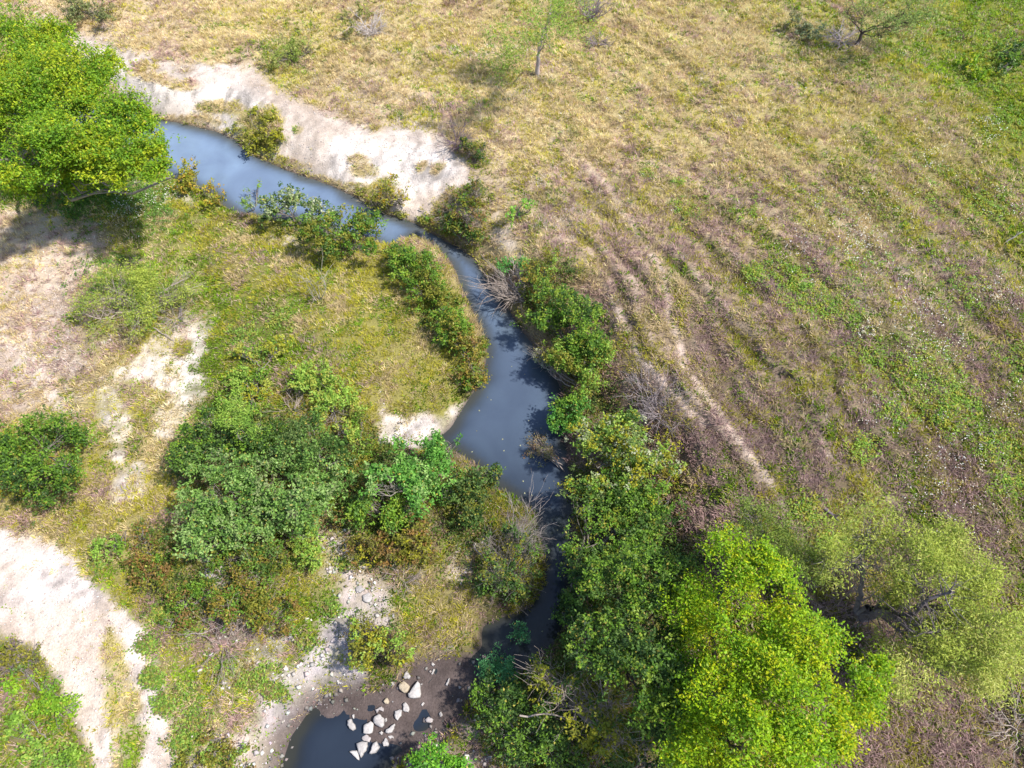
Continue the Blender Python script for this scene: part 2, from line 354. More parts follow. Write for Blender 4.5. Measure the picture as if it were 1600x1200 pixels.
rc = np.array([.71, .635, .59]) * (.50 + .5 * nf + .55 * sst(.3, .6, nf2) - .2)[:, None] * (1 - np.outer(sst(560, 820, py) * (px > 330), [.28, .29, .20]) - np.outer(sst(700, 850, py) * (px <= 330), [.15, .17, .16]))
warm = np.array([.60, .47, .37])
k = sst(.40, .62, nl)[:, None] * .5; rc = rc * (1 - k) + warm * k
rf = np.clip(rock * 1.15 - .35 * sst(.45, .65, nf) * (rock < .9), 0, 1)[:, None]
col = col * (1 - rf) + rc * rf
tc_ = np.clip(tr * (.7 + .7 * nf), 0, 1)[:, None]; col = col * (1 - tc_) + np.array([.54, .43, .36]) * tc_
# steep eroded field rim shows bare pale earth upstream, brown earth downstream
rimk = sst(1.1, .2, np.abs(dr + .25)) * .5
up = (py < 330)
col = col * (1 - (rimk * up)[:, None]) + np.array([.42, .33, .27]) * (rimk * up)[:, None]
wet = sst(.30 + .75 * sst(1000, 1060, py), -.05, dc)[:, None]
mud = np.array([.100, .078, .074]) * (.6 + .9 * nf)[:, None]
col = col * (1 - wet) + mud * wet
n0, n1 = sh[1], sh[0]
I = np.arange(n0 * n1).reshape(n1, n0)
quads = np.stack([I[:-1, :-1], I[:-1, 1:], I[1:, 1:], I[1:, :-1]], -1).reshape(-1, 4)
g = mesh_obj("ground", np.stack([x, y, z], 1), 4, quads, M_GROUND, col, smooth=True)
tag(g, kind='structure')

# ------------------------------------------------------------------ water
mw = bpy.data.materials.new("creek_water"); mw.use_nodes = True; t = mw.node_tree; b = t.nodes['Principled BSDF']
b.inputs['Roughness'].default_value = .06; b.inputs['IOR'].default_value = 1.36
tc = t.nodes.new('ShaderNodeTexCoord')
n1_ = t.nodes.new('ShaderNodeTexNoise'); n1_.inputs['Scale'].default_value = .35; n1_.inputs['Detail'].default_value = 5; n1_.inputs['Distortion'].default_value = 1.2
t.links.new(tc.outputs['Object'], n1_.inputs['Vector'])
ramp = t.nodes.new('ShaderNodeValToRGB'); ramp.color_ramp.elements[0].position = .34; ramp.color_ramp.elements[0].color = (.056, .066, .086, 1)
ramp.color_ramp.elements[1].position = .68; ramp.color_ramp.elements[1].color = (.072, .086, .108, 1)
t.links.new(n1_.outputs['Fac'], ramp.inputs[0])
# water colour is lighter and bluer upstream, darker downstream
aw = t.nodes.new('ShaderNodeAttribute'); aw.attribute_name = 'col'
vm = t.nodes.new('ShaderNodeVectorMath'); vm.operation = 'MULTIPLY'
t.links.new(ramp.outputs[0], vm.inputs[0]); t.links.new(aw.outputs['Color'], vm.inputs[1]); t.links.new(vm.outputs[0], b.inputs['Base Color'])
n2_ = t.nodes.new('ShaderNodeTexNoise'); n2_.inputs['Scale'].default_value = 2.2; n2_.inputs['Detail'].default_value = 3
t.links.new(tc.outputs['Object'], n2_.inputs['Vector'])
bp = t.nodes.new('ShaderNodeBump'); bp.inputs['Strength'].default_value = .15; bp.inputs['Distance'].default_value = .03
t.links.new(n2_.outputs['Fac'], bp.inputs['Height']); t.links.new(bp.outputs[0], b.inputs['Normal'])
wx, wy = np.meshgrid(np.arange(-48, 8, .2), np.arange(-6, 56, .2)); wsh = wx.shape; wx = wx.ravel(); wy = wy.ravel()
upstream_k = sst(4, 30, wy)
wd_ = sdist(wx, wy, CREEK) + (fbm(wx, wy, 1.2, 3, 3) - .5) * .5
wc = np.stack([.34 + 2.35 * upstream_k, .40 + 2.75 * upstream_k, .50 + 3.2 * upstream_k], 1)
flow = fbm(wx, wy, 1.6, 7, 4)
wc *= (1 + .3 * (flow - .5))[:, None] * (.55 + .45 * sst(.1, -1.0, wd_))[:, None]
shal = (sst(-.55, -.05, wd_) * .75)[:, None]                                # stained bed showing through at the margin
ol = (sst(.58, .72, fbm(wx, wy, 2.4, 12, 3)) * .55 * sst(-.2, -.6, wd_) * (1 - .8 * upstream_k))[:, None]
wc = wc * (1 - shal) + np.array([1.25, 1.05, .62]) * (.5 + .5 * upstream_k)[:, None] * shal
wc = wc * (1 - ol) + np.array([1.15, 1.15, .70]) * (.55 + .6 * upstream_k)[:, None] * ol
J = np.arange(wx.size).reshape(wsh)
keep = np.sqrt(0) + sdist(wx, wy, CREEK).reshape(wsh) < 1.6
q = np.stack([J[:-1, :-1], J[:-1, 1:], J[1:, 1:], J[1:, :-1]], -1)
km = keep[:-1, :-1] | keep[:-1, 1:] | keep[1:, 1:] | keep[1:, :-1]
def clipcol(c): return c
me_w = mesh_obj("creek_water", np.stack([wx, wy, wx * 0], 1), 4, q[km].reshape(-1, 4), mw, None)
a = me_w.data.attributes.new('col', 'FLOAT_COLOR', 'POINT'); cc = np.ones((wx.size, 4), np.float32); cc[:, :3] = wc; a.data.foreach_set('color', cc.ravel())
me_w.name = "water"; tag(me_w, kind='structure')

# ------------------------------------------------------------------ grass, weeds, pebbles, petals (uncountable cover)
def scatter(n, marg=90):
    """points on the ground in the part of the place around the photograph, denser nearby"""
    xs = rng.uniform(X0, X1, n * 3); ys = rng.uniform(Y0, Y1, n * 3)
    p, q_ = proj(xs, ys, 1.0)
    dep = ys * cp + (CAM_H - 1) * sp
    keep = (p > -marg * 2) & (p < 1600 + marg * 2) & (q_ > -marg * 2) & (q_ < 1200 + marg * 2.5) & (rng.random(n * 3) < (21.0 / dep) ** .8)
    xs = xs[keep][:n]; ys = ys[keep][:n]
    dc, dr, arc = fields(xs, ys); zs = height_f(xs, ys, dc, dr, arc)
    return xs, ys, zs, dc, dr, arc

def pick_type(xs, ys, zs, dc, dr, arc, W):
    fieldk = sst(.5, 4, dr)
    # patch noise, drawn out along the old erosion lines of the field
    nA = []
    for i in range(6):
        a = fbm(xs, ys, 1.3, i, 3); s = fbm(arc * .28, dr, .9, i + 6, 3)
        nA.append((a * (1 - .55 * fieldk) + s * .55 * fieldk) + .24 * rng.random(len(xs)))
    nA = np.array(nA); sc = W[:6] * np.exp((nA - .5) * 10.5)
    sc /= sc.sum(0); c = np.cumsum(sc, 0); u = rng.random(len(xs))
    return np.minimum((u[None] > c).sum(0), 5)

def grass(name, label, n, region, nb, hmul=1.0):
    xs, ys, zs, dc, dr, arc = scatter(n)
    p, q_, rock, tr, W = cover(xs, ys, zs, dc, dr, arc)
    side = dr > -.7
    dens = (1 - np.clip(rock * 1.05, 0, .985)) * (1 - .95 * tr) * (dc > .06) * (.5 + .5 * sst(.3, .55, fbm(xs, ys, .7, 12, 2)))
    keep = (rng.random(len(xs)) < dens) & (side if region == 'field' else ~side)
    xs, ys, zs, dc, dr, arc = [v[keep] for v in (xs, ys, zs, dc, dr, arc)]; W = W[:, keep]; rock = rock[keep]
    ty = pick_type(xs, ys, zs, dc, dr, arc, W)
    m = len(xs)
    H = np.array([.30, .27, .24, .18, .16, .20])[ty] * hmul * (.6 + .8 * fbm(xs, ys, 1.0, 13, 2)) * (1 - .45 * rock)
    base = GRASS[ty] * (.72 + .56 * fbm(xs, ys, .6, 14, 3))[:, None] * (1 - .34 * np.clip(W[6], 0, 1.2))[:, None]
    th0 = 2 * math.pi * fbm(xs, ys, 5.0, 15, 2) * 1.5
    rep = np.repeat(np.arange(m), nb); k = len(rep)
    ra = rng.uniform(0, 6.283, k); sz = rng.uniform(.06, .19, m)[rep]; ro = rng.random(k) * sz
    th = np.where(rng.random(k) < .65, ra + rng.normal(0, .4, k), th0[rep] + rng.normal(0, .8, k))
    bx = xs[rep] + ro * np.cos(ra); by = ys[rep] + ro * np.sin(ra); bz = zs[rep] - .03
    h = H[rep] * rng.uniform(.55, 1.25, k); lean = rng.uniform(.35, 1.5, k) * h
    leafy = (ty[rep] >= 3) & (ty[rep] < 5)
    wd = np.where(leafy, rng.uniform(.016, .030, k), rng.uniform(.007, .014, k))
    dx, dy = np.cos(th), np.sin(th)
    tip = np.stack([bx + dx * lean, by + dy * lean, bz + h], 1)
    mid = np.stack([bx + dx * lean * .35, by + dy * lean * .35, bz + h * .62], 1)
    root = np.stack([bx, by, bz], 1)
    side_v = np.stack([-dy * wd, dx * wd, np.zeros(k)], 1)
    V = np.stack([root, mid + side_v, tip, mid - side_v], 1).reshape(-1, 3)
    c = base[rep] * rng.uniform(.6, 1.4, k)[:, None] * rng.uniform(.72, 1.25, m)[rep][:, None]
    pale = (rng.random(k) < .07); c[pale] = np.array([.60, .50, .36]) * rng.uniform(.7, 1.1, pale.sum())[:, None]
    C = np.repeat(c, 4, 0)
    o = mesh_obj(name, V, 4, np.arange(len(V)), M_GRASS, C)
    tag(o, label, 'grass', kind='stuff'); return o
grass("meadow_grass", "dry tan and purple brown meadow grass mixed with green weeds across the upper field", 260000, 'field', 10, .66)
grass("bank_grass", "yellow green grass and low weeds on the flat near bank of the creek", 260000, 'bank', 10, .60)

def weeds(name, label, n, spots, cols, size, zh, cat='plants'):
    """small leafy rosettes: clumps of leaf faces close to the ground"""
    X = [];
    for a, b, r, cnt in spots:
        P = rng.normal(0, .5, (cnt, 2)) * r
        X.append(np.stack([a + P[:, 0], b + P[:, 1] * .8], 1))
    X = np.concatenate(X); xs, ys = at(X[:, 0], X[:, 1], 1.6)
    for _ in range(2):
        zs = height(xs, ys); xs, ys = at(X[:, 0], X[:, 1], zs)
    zs = height(xs, ys); ok = sdist(xs, ys, CREEK) > .1; xs, ys, zs = xs[ok], ys[ok], zs[ok]
    m = len(xs); rep = np.repeat(np.arange(m), n); k = len(rep)
    off = rng.normal(0, .085, (k, 3)) * np.array([1, 1, .5])
    c0 = np.stack([xs[rep], ys[rep], zs[rep] + zh], 1) + off
    ci = rng.integers(0, len(cols), m); C = np.array(cols)[ci][rep] * rng.uniform(.7, 1.3, k)[:, None]
    return leaf_mesh(name, c0, size * rng.uniform(.7, 1.3, k), .6, C, M_LEAF, upb=1.2), label

def leaf_arrays(c0, ln, aspect, upb=.8, along=None):
    k = len(c0)
    nrm = rng.normal(0, 1, (k, 3)); nrm[:, 2] = np.abs(nrm[:, 2]) + upb; nrm /= np.linalg.norm(nrm, axis=1)[:, None]
    d = rng.normal(0, 1, (k, 3))
    if along is not None: d = d * .7 + along
    d -= nrm * (d * nrm).sum(1)[:, None]; d /= np.linalg.norm(d, axis=1)[:, None] + 1e-9
    s = np.cross(nrm, d)
    L = ln[:, None]
    a = c0 - d * L * .5; b_ = c0 + s * L * .5 * aspect - d * L * .05 + nrm * L * .06; c = c0 + d * L * .5; e = c0 - s * L * .5 * aspect - d * L * .05 + nrm * L * .06
    return np.stack([a, b_, c, e], 1).reshape(-1, 3)

def leaf_mesh(name, c0, ln, aspect, C, m, upb=.8, parent=None, along=None):
    V = leaf_arrays(c0, ln, aspect, upb, along)
    return mesh_obj(name, V, 4, np.arange(len(V)), m, np.repeat(C, 4, 0), parent)

LIME = [(.26, .42, .05), (.32, .44, .06), (.18, .34, .05), (.42, .40, .06)]
o, l = weeds("broadleaf_weeds", "patches of bright green broad leaved weeds low in the purple brown field", 12,
    [(1540, 60, 90, 330), (1460, 30, 60, 160), (1530, 120, 50, 160), (1590, 190, 40, 120), (1400, 110, 60, 90), (1190, 330, 60, 50), (1080, 330, 30, 50), (1010, 270, 14, 26), (1060, 285, 14, 26),
     (1250, 460, 40, 160), (1290, 480, 30, 120), (1330, 500, 30, 100), (1180, 425, 18, 60), (1440, 580, 60, 220), (1490, 640, 50, 180), (1400, 640, 30, 100), (1560, 700, 40, 130), (1350, 700, 30, 60),
     (1570, 760, 30, 120), (1590, 560, 40, 110), (1230, 430, 30, 60), (1340, 420, 60, 90), (1500, 450, 60, 80), (1360, 560, 40, 80), (1330, 320, 60, 70), (1450, 300, 60, 90), (1550, 320, 60, 150),
     (700, 150, 30, 26), (735, 165, 30, 40), (1260, 800, 30, 60), (1300, 850, 30, 50)], LIME, .085, .10)
tag(o, l, 'weeds', kind='stuff')
o, l = weeds("creeping_vine", "light green creeping vine leaves spread over the gravel near the dirt track", 11,
    [(235, 1010, 20, 90), (240, 1060, 16, 130), (262, 1100, 18, 100), (300, 1080, 24, 50), (300, 1130, 30, 80), (285, 1160, 24, 70), (250, 960, 16, 80), (345, 1040, 24, 40), (400, 1060, 30, 90),
     (430, 1080, 20, 70), (300, 990, 20, 60), (160, 850, 12, 50), (155, 880, 12, 50), (70, 1180, 26, 90), (120, 1190, 20, 70), (480, 830, 16, 60), (470, 880, 18, 60), (340, 1180, 22, 60),
     (480, 1000, 24, 26), (520, 950, 20, 26), (540, 880, 16, 26), (380, 520, 24, 90), (400, 560, 18, 60), (370, 600, 26, 90), (440, 500, 26, 70)],
    [(.20, .34, .05), (.28, .42, .07), (.15, .26, .04), (.38, .38, .07), (.26, .20, .09)], .085, .09)
tag(o, l, 'vine', kind='stuff')
o, l = weeds("tree_shade_weeds", "deep green weeds on the ground along the foot of the big leafy tree", 12,
    [(150, 305, 50, 330), (210, 300, 50, 260), (120, 325, 30, 130), (60, 300, 40, 160), (250, 330, 34, 110), (170, 440, 60, 150), (230, 470, 50, 100)], [(.12, .26, .04), (.18, .32, .05), (.10, .20, .03)], .09, .10)
tag(o, l, 'weeds', kind='stuff')
o, l = weeds("white_flowers", "tiny white wildflowers speckled over the meadow and beside the left tree", 3,
    [(1290, 345, 70, 80), (1350, 375, 30, 50), (1350, 400, 60, 40), (1420, 470, 60, 60), (1450, 520, 60, 50), (1350, 520, 14, 26), (1540, 205, 30, 50), (1460, 245, 60, 60), (1380, 340, 70, 50), (1560, 460, 50, 50),
     (1380, 640, 60, 26), (1500, 720, 70, 60), (1470, 780, 80, 34), (1500, 830, 60, 10), (1580, 640, 40, 26), (1460, 560, 60, 40), (1300, 180, 200, 60), (1400, 60, 200, 60), (1230, 400, 90, 30), (1560, 320, 60, 40),
     (200, 325, 26, 60), (240, 315, 26, 40), (270, 300, 20, 26), (190, 350, 40, 26), (1000, 240, 200, 30)],
    [(.85, .84, .78), (.80, .80, .74), (.80, .76, .58)], .06, .20)
tag(o, l, 'flowers', kind='stuff')

o, l = weeds("undergrowth", "dark tangled undergrowth filling the gaps between the bushes on both creek banks", 12,
    [(905, 560, 40, 150), (900, 640, 40, 140), (950, 620, 50, 160), (1000, 800, 60, 260), (930, 780, 50, 200), (960, 900, 70, 340), (900, 1000, 60, 240), (820, 1130, 70, 300), (1060, 880, 50, 200), (1000, 1000, 90, 300), (840, 470, 30, 90), (880, 430, 40, 110),
     (550, 700, 50, 220), (600, 720, 40, 160), (560, 790, 50, 200), (300, 740, 40, 120), (720, 830, 40, 150), (600, 850, 60, 200), (760, 900, 40, 120), (380, 880, 60, 160), (300, 920, 60, 200), (420, 680, 60, 200), (500, 720, 50, 160), (70, 760, 60, 160), (590, 1010, 50, 100), (260, 850, 50, 130), (680, 500, 22, 60), (620, 400, 22, 60), (740, 600, 14, 50)],
    [(.10, .17, .03), (.16, .22, .04), (.22, .22, .05), (.07, .12, .03), (.24, .17, .09)], .085, .14)
tag(o, l, 'undergrowth', kind='stuff')
o, l = weeds("shoreline_sedge", "olive green sedge fringe along the foot of the white rock bank", 12,
    [(x_, y_, 16, 34) for x_, y_ in [(250, 176), (280, 184), (320, 192), (355, 198), (385, 210), (392, 228), (415, 246), (445, 258), (480, 272), (520, 285), (560, 300), (590, 318), (625, 335), (660, 345), (700, 365), (725, 380), (400, 215), (420, 225)]],
    [(.30, .32, .05), (.22, .28, .04), (.38, .34, .07)], .10, .14)
tag(o, l, 'sedge', kind='stuff')

# pebbles
def pebbles(name, label, n, sel, lo, hi):
    xs, ys, zs, dc, dr, arc = scatter(n)
    p, q_, rock, tr, W = cover(xs, ys, zs, dc, dr, arc)
    keep = (rng.random(len(xs)) < sel(p, q_, rock, dc, dr))
    xs, ys, zs, dcs, px_, py_ = xs[keep], ys[keep], zs[keep], dc[keep], p[keep], q_[keep]; m = len(xs)
    oct_ = np.array([(1, 0, 0), (0, 1, 0), (-1, 0, 0), (0, -1, 0), (0, 0, .8), (0, 0, -.5)], float)
    fs = np.array([(0, 1, 4), (1, 2, 4), (2, 3, 4), (3, 0, 4), (1, 0, 5), (2, 1, 5), (3, 2, 5), (0, 3, 5)])
    s = lo + (hi - lo) * rng.random(m) ** 6
    s = np.where((py_ < 800) | (px_ < 300), np.minimum(s, .075), s)
    V = oct_[None] * (s[:, None, None] * .5) * rng.uniform(.55, 1.25, (m, 6, 3))
    a = rng.uniform(0, 6.28, m); ca, sa = np.cos(a)[:, None], np.sin(a)[:, None]
    X = V[..., 0] * ca - V[..., 1] * sa; Y = V[..., 0] * sa + V[..., 1] * ca; Z = V[..., 2] * .75
    V = np.stack([X + xs[:, None], Y + ys[:, None], Z + (zs + s * .1)[:, None]], -1).reshape(-1, 3)
    idx = (fs[None] + (np.arange(m) * 6)[:, None, None]).reshape(-1)
    c = np.array([.72, .665, .635]) * (np.where(dcs < .35, .42, 1.0) * rng.uniform(.55, 1.15, m))[:, None] * (1 + rng.normal(0, .04, (m, 3)))
    o = mesh_obj(name, V, 3, idx, M_STONE, np.repeat(c, 6, 0)); tag(o, label, 'gravel', kind='stuff'); return o
pebbles("gravel", "loose pale limestone gravel strewn over the bars, road and eroded bank", 260000,
    lambda p, q_, rock, dc, dr: np.clip(rock * .75, 0, 1) * (dc > -.2) + .35 * ((dc > -.5) & (dc < .5) & (q_ > 1030) & (p < 760)) + .012 * (q_ > 400) * (p < 600) + .10 * ((q_ > 830) & (p > 280) & (p < 620) & (dc > 0)), .025, .26)

# floating specks
XS = rng.uniform(250, 890, 900); YS = rng.uniform(195, 1000, 900); fx, fy = at(XS, YS, .006)
ok = (sdist(fx, fy, CREEK) < -.35) & (rng.random(900) < np.where(YS > 560, .5, .16)); fx, fy = fx[ok], fy[ok]
C = np.array([.42, .42, .26]) * rng.uniform(.3, 1.3, (len(fx), 1))
V = leaf_arrays(np.stack([fx, fy, fx * 0 + .008], 1), rng.uniform(.04, .10, len(fx)), .7, 40)
V[:, 2] = np.clip(V[:, 2], .006, .02)
tag(mesh_obj("floating_leaves", V, 4, np.arange(len(V)), M_PETAL, np.repeat(C, 4, 0)), "small fallen leaves and specks floating on the dark creek water", "fallen leaves", kind='stuff')

# ------------------------------------------------------------------ plants
class Tubes:
    def __init__(s): s.V = []; s.I = []; s.C = []; s.n = 0
    def add(s, pts, r0, r1, col, sides=5):
        P = np.asarray(pts, float); m = len(P)
        T = np.gradient(P, axis=0); T /= np.linalg.norm(T, axis=1)[:, None] + 1e-9
        ref = np.array([0, 0, 1.0]) if abs(T[0, 2]) < .8 else np.array([1.0, 0, 0])
        A = np.cross(T, ref); A /= np.linalg.norm(A, axis=1)[:, None] + 1e-9; B = np.cross(T, A)
        rad = np.linspace(r0, r1, m); a = np.arange(sides) * 2 * math.pi / sides
        V = P[:, None] + rad[:, None, None] * (np.cos(a)[None, :, None] * A[:, None] + np.sin(a)[None, :, None] * B[:, None])
        k = np.arange(m - 1)[:, None] * sides + np.arange(sides)[None]; k2 = np.arange(m - 1)[:, None] * sides + (np.arange(sides)[None] + 1) % sides
        q = np.stack([k, k2, k2 + sides, k + sides], -1).reshape(-1, 4) + s.n
        s.V.append(V.reshape(-1, 3)); s.I.append(q); s.n += m * sides
        s.C.append(np.tile(np.asarray(col, float) * random.uniform(.85, 1.15), (m * sides, 1)))
    def build(s, name, parent=None, loc=None):
        if not s.V: return None
        return mesh_obj(name, np.concatenate(s.V), 4, np.concatenate(s.I), M_BARK, np.concatenate(s.C), parent, True, loc)

def curve(a, b, bow=.12, n=6, up=0.0):
    a = np.asarray(a, float); b = np.asarray(b, float); L = np.linalg.norm(b - a)
    t = np.linspace(0, 1, n)[:, None]
    off = rng.normal(0, 1, 3) * bow * L + np.array([0, 0, up * L])
    j = rng.normal(0, .018 * L, (n, 3)); j[0] = 0; j[-1] = 0
    return a + (b - a) * t + off * (4 * t * (1 - t)) * .5 + j

def ground_under(px, py, hh):
    gz = 1.0
    for _ in range(4):
        X, Y = at(px, py, gz + hh); gz = hz(X, Y)
    return float(X), float(Y), gz

class Gap:
    def __init__(s, f):
        s.k = rng.normal(0, f, (7, 3)); s.p = rng.uniform(0, 6.28, 7)
    def __call__(s, P): return np.sin(P @ s.k.T + s.p).sum(1) / 3.2

# palettes
P_BRIGHT = [(.25, .42, .02), (.33, .48, .02), (.17, .33, .02), (.46, .47, .02)]
P_GREEN = [(.14, .27, .03), (.20, .35, .035), (.09, .19, .025), (.27, .38, .04)]
P_DARK = [(.05, .11, .025), (.08, .155, .03), (.13, .22, .045), (.03, .065, .018)]
P_BLUE = [(.15, .28, .055), (.21, .37, .075), (.29, .43, .13), (.09, .19, .04), (.24, .30, .12)]
P_OLIVE = [(.20, .21, .03), (.27, .26, .035), (.13, .17, .025), (.32, .24, .04)]
P_MESQ = [(.37, .45, .07), (.46, .53, .09), (.29, .38, .06), (.48, .50, .13)]
P_LIME = [(.26, .42, .06), (.34, .48, .08), (.19, .34, .05), (.42, .46, .08)]
P_WHITE = [(.36, .42, .22), (.25, .33, .11), (.48, .50, .32), (.15, .22, .06)]
P_TEAL = [(.08, .28, .10), (.11, .34, .13), (.06, .20, .07)]
P_BROWN = [(.24, .15, .05), (.30, .17, .05), (.18, .19, .03), (.14, .12, .04)]
P_YEL = [(.42, .40, .03), (.34, .34, .03), (.24, .28, .03), (.45, .30, .04)]
BARK_G = (.25, .22, .20); BARK_P = (.42, .35, .31); BARK_D = (.10, .08, .07)

def plant(name, label, cat, lobes, h, pals, leaf=.10, aspect=.55, lai=2.6, gap=.15, bark=BARK_G, group=None, spl=.28, trunk=None,
          base=None, stems=3, flat=.75, br=1.0, freq=2.2, parts=('branches', 'foliage'), mixed=.5, up=.12, lowl=.25, core=.86, limbs=None, paths=()):
    """lobes: (px, py, radius in px, [height factor]) as seen; crown of real depth over its own root"""
    global rng
    rng = np.random.default_rng(zlib.crc32(label.encode())); random.seed(zlib.crc32(label.encode()))
    info = []
    for lb in lobes:
        lx, ly, r = lb[:3]; hf = lb[3] if len(lb) > 3 else 1.0
        hh = h * hf * (random.uniform(.93, 1.05) if trunk else random.uniform(.80, 1.08))
        rw = r * 22.0 / F; rz = 0
        for _ in range(2):
            rz = min(rw * flat, hh * .52); X, Y, gz = ground_under(lx, ly, hh - rz)
            rw = r * depth_at(lx, ly, gz + hh - rz) / F
        info.append((np.array([X, Y, gz + hh - rz * 1.0]), rw, rz))
    if base is None:
        w = np.array([i[1] ** 2 for i in info]); B = sum(i[0] * k for i, k in zip(info, w)) / w.sum(); bx, by = B[0], B[1]
    else: bx, by, _ = ground_under(base[0], base[1], 0)
    bz = hz(bx, by); bz = max(bz, -.15); O = np.array([bx, by, bz])
    root = bpy.data.objects.new(name, None); scene.collection.objects.link(root); root.location = O
    root.empty_display_size = .3
    tag(root, label, cat, group)
    T = Tubes(); g3 = Gap(freq); PC = []; PD = []; PN = []
    r0 = trunk if trunk else .03 + .018 * h
    fork = O + np.array([0, 0, h * (.22 if trunk else .05)])
    if trunk: T.add(curve(O - [0, 0, .2], fork, .05, 4) - O, r0 * 1.25, r0 * .85, bark, 7)
    for pth in paths:
        q_ = [np.array([*ground_under(a_, b_, hh_)[:2], hh_ + bz]) for a_, b_, hh_, _r in pth]; rr_ = [v[3] for v in pth]
        if pth[0][2] == 0: q_[0] = O.copy()
        for i_ in range(len(q_) - 1): T.add(curve(q_[i_], q_[i_ + 1], .05, 5) - O, rr_[i_], rr_[i_ + 1], bark, 7)
        for i_ in range(len(q_) * 7):
            j_ = rng.integers(1, len(q_)); s_ = q_[j_] + (q_[j_ - 1] - q_[j_]) * rng.random() * .6; e_ = s_ + rng.normal(0, .45, 3) * [1, 1, .5] + [0, 0, .35]
            T.add(curve(s_, e_, .12, 5) - O, .022, .005, bark, 4)
            for _ in range(2): T.add(curve(s_ + (e_ - s_) * .5, e_ + rng.normal(0, .25, 3), .1, 3) - O, .01, .003, bark, 3)
    for li, (c, rw, rz) in enumerate(info):
        area = math.pi * rw * rw; la = leaf * leaf * aspect * .5
        n = int(area * lai / la); nl_ = 13; ns = max(6, n // nl_)
        d = rng.normal(0, 1, (ns, 3)); d[:, 2] = d[:, 2] * .9 + .35; d /= np.linalg.norm(d, axis=1)[:, None]
        u = rng.random(ns) ** .45
        P = c + d * np.stack([rw * u, rw * u, rz * u], 1)
        # boughs: most sprigs gather in smaller clumps set on the crown's surface
        nsub = int(7 + 5 * rw); sd_ = rng.normal(0, 1, (nsub, 3)); sd_[:, 2] = sd_[:, 2] * .9 + .4; sd_ /= np.linalg.norm(sd_, axis=1)[:, None]
        sr = rng.uniform(.22, .48, nsub); so = rng.uniform(.55, .92, nsub)
        pick = rng.choice(nsub, ns, p=sr ** 2 / (sr ** 2).sum()); R3 = np.array([rw, rw, rz])
        Q = c + (sd_ * so[:, None])[pick] * R3 + d * (rng.random(ns) ** .4 * sr[pick])[:, None] * np.array([rw, rw, min(rz, rw * .8)])
        inn = rng.random(ns) < core; P = np.where(inn[:, None], Q, P)
        shoot = rng.random(ns) < .12; P = P + d * (shoot * rng.uniform(.1, .42, ns))[:, None] * np.array([rw, rw, rz * .9])
        gv = g3(P)
        P = P + d * (gv * .24 * np.array([rw, rw, rz * .8])[:, None]).T
        low = height(P[:, 0], P[:, 1]) + .06; P[:, 2] = np.maximum(P[:, 2], np.maximum(low, .03) + rng.random(ns) * .12)
        ok = gv > -1.0 + gap * 2.2
        P, d, gv = P[ok], d[ok], gv[ok]
        PC.append(P); dd = d + rng.normal(0, .45, d.shape); dd[:, 2] += .15; PD.append(dd / np.linalg.norm(dd, axis=1)[:, None]); PN.append(gv)
        # limbs
        nst = stems if len(info) == 1 else max(1, int(stems * .7))
        if limbs is not None and li not in limbs: nst = 0
        for s_ in range(nst):
            tgt = c + rng.normal(0, .3, 3) * [rw, rw, rz * .6] - [0, 0, rz * (lowl + .1)]; tgt[2] = max(tgt[2], bz + .15)
            path = curve(fork if trunk else O + rng.normal(0, .08, 3) * [1, 1, 0], tgt, .12, 7, up)
            rr = r0 * (.42 if trunk else .6) / math.sqrt(max(1, nst * .6))
            T.add(path - O, rr, rr * .38, bark, 5)
            near = P[np.argsort(((P - tgt) ** 2).sum(1) + rng.random(len(P)) * rw * rw)[:int((7 + rw * 3) * br)]]
            for e in near:
                st = path[rng.integers(3, 7)]
                pp = curve(st, e, .12, 5, .05); T.add(pp - O, rr * .34, .006, bark, 4)
                if br > 1.2:
                    for _ in range(3):
                        q1 = pp[rng.integers(1, 5)]; e2 = q1 + (e - st) * .35 + rng.normal(0, .22, 3)
                        T.add(curve(q1, e2, .1, 3) - O, rr * .18, .004, bark, 3)
    P = np.concatenate(PC); D = np.concatenate(PD); G = np.concatenate(PN); ns = len(P); nl_ = 13
    rep = np.repeat(np.arange(ns), nl_); k = len(rep)
    tt = rng.uniform(-1, 1, k)
    c0 = P[rep] + D[rep] * (tt * spl * .5)[:, None] + rng.normal(0, spl * .20, (k, 3)) - O
    pal = np.array(pals); m_ = Gap(1.1 * freq)(P) + rng.normal(0, mixed, ns)
    ci = np.clip(((m_ + 1.3) / 2.6 * len(pal)).astype(int), 0, len(pal) - 1)
    ci = np.where(rng.random(ns) < .35, rng.integers(0, len(pal), ns), ci)
    C = pal[ci][rep] * rng.uniform(.72, 1.28, k)[:, None]
    yl = rng.random(k) < .03; C[yl] = np.array([.45, .40, .08]) * rng.uniform(.6, 1.1, (yl.sum(), 1))
    leaf_mesh(parts[1], c0, leaf * rng.uniform(.65, 1.35, k), aspect, C, M_LEAF, .75, root, D[rep] * .8)
    T.build(parts[0], root)
    return root

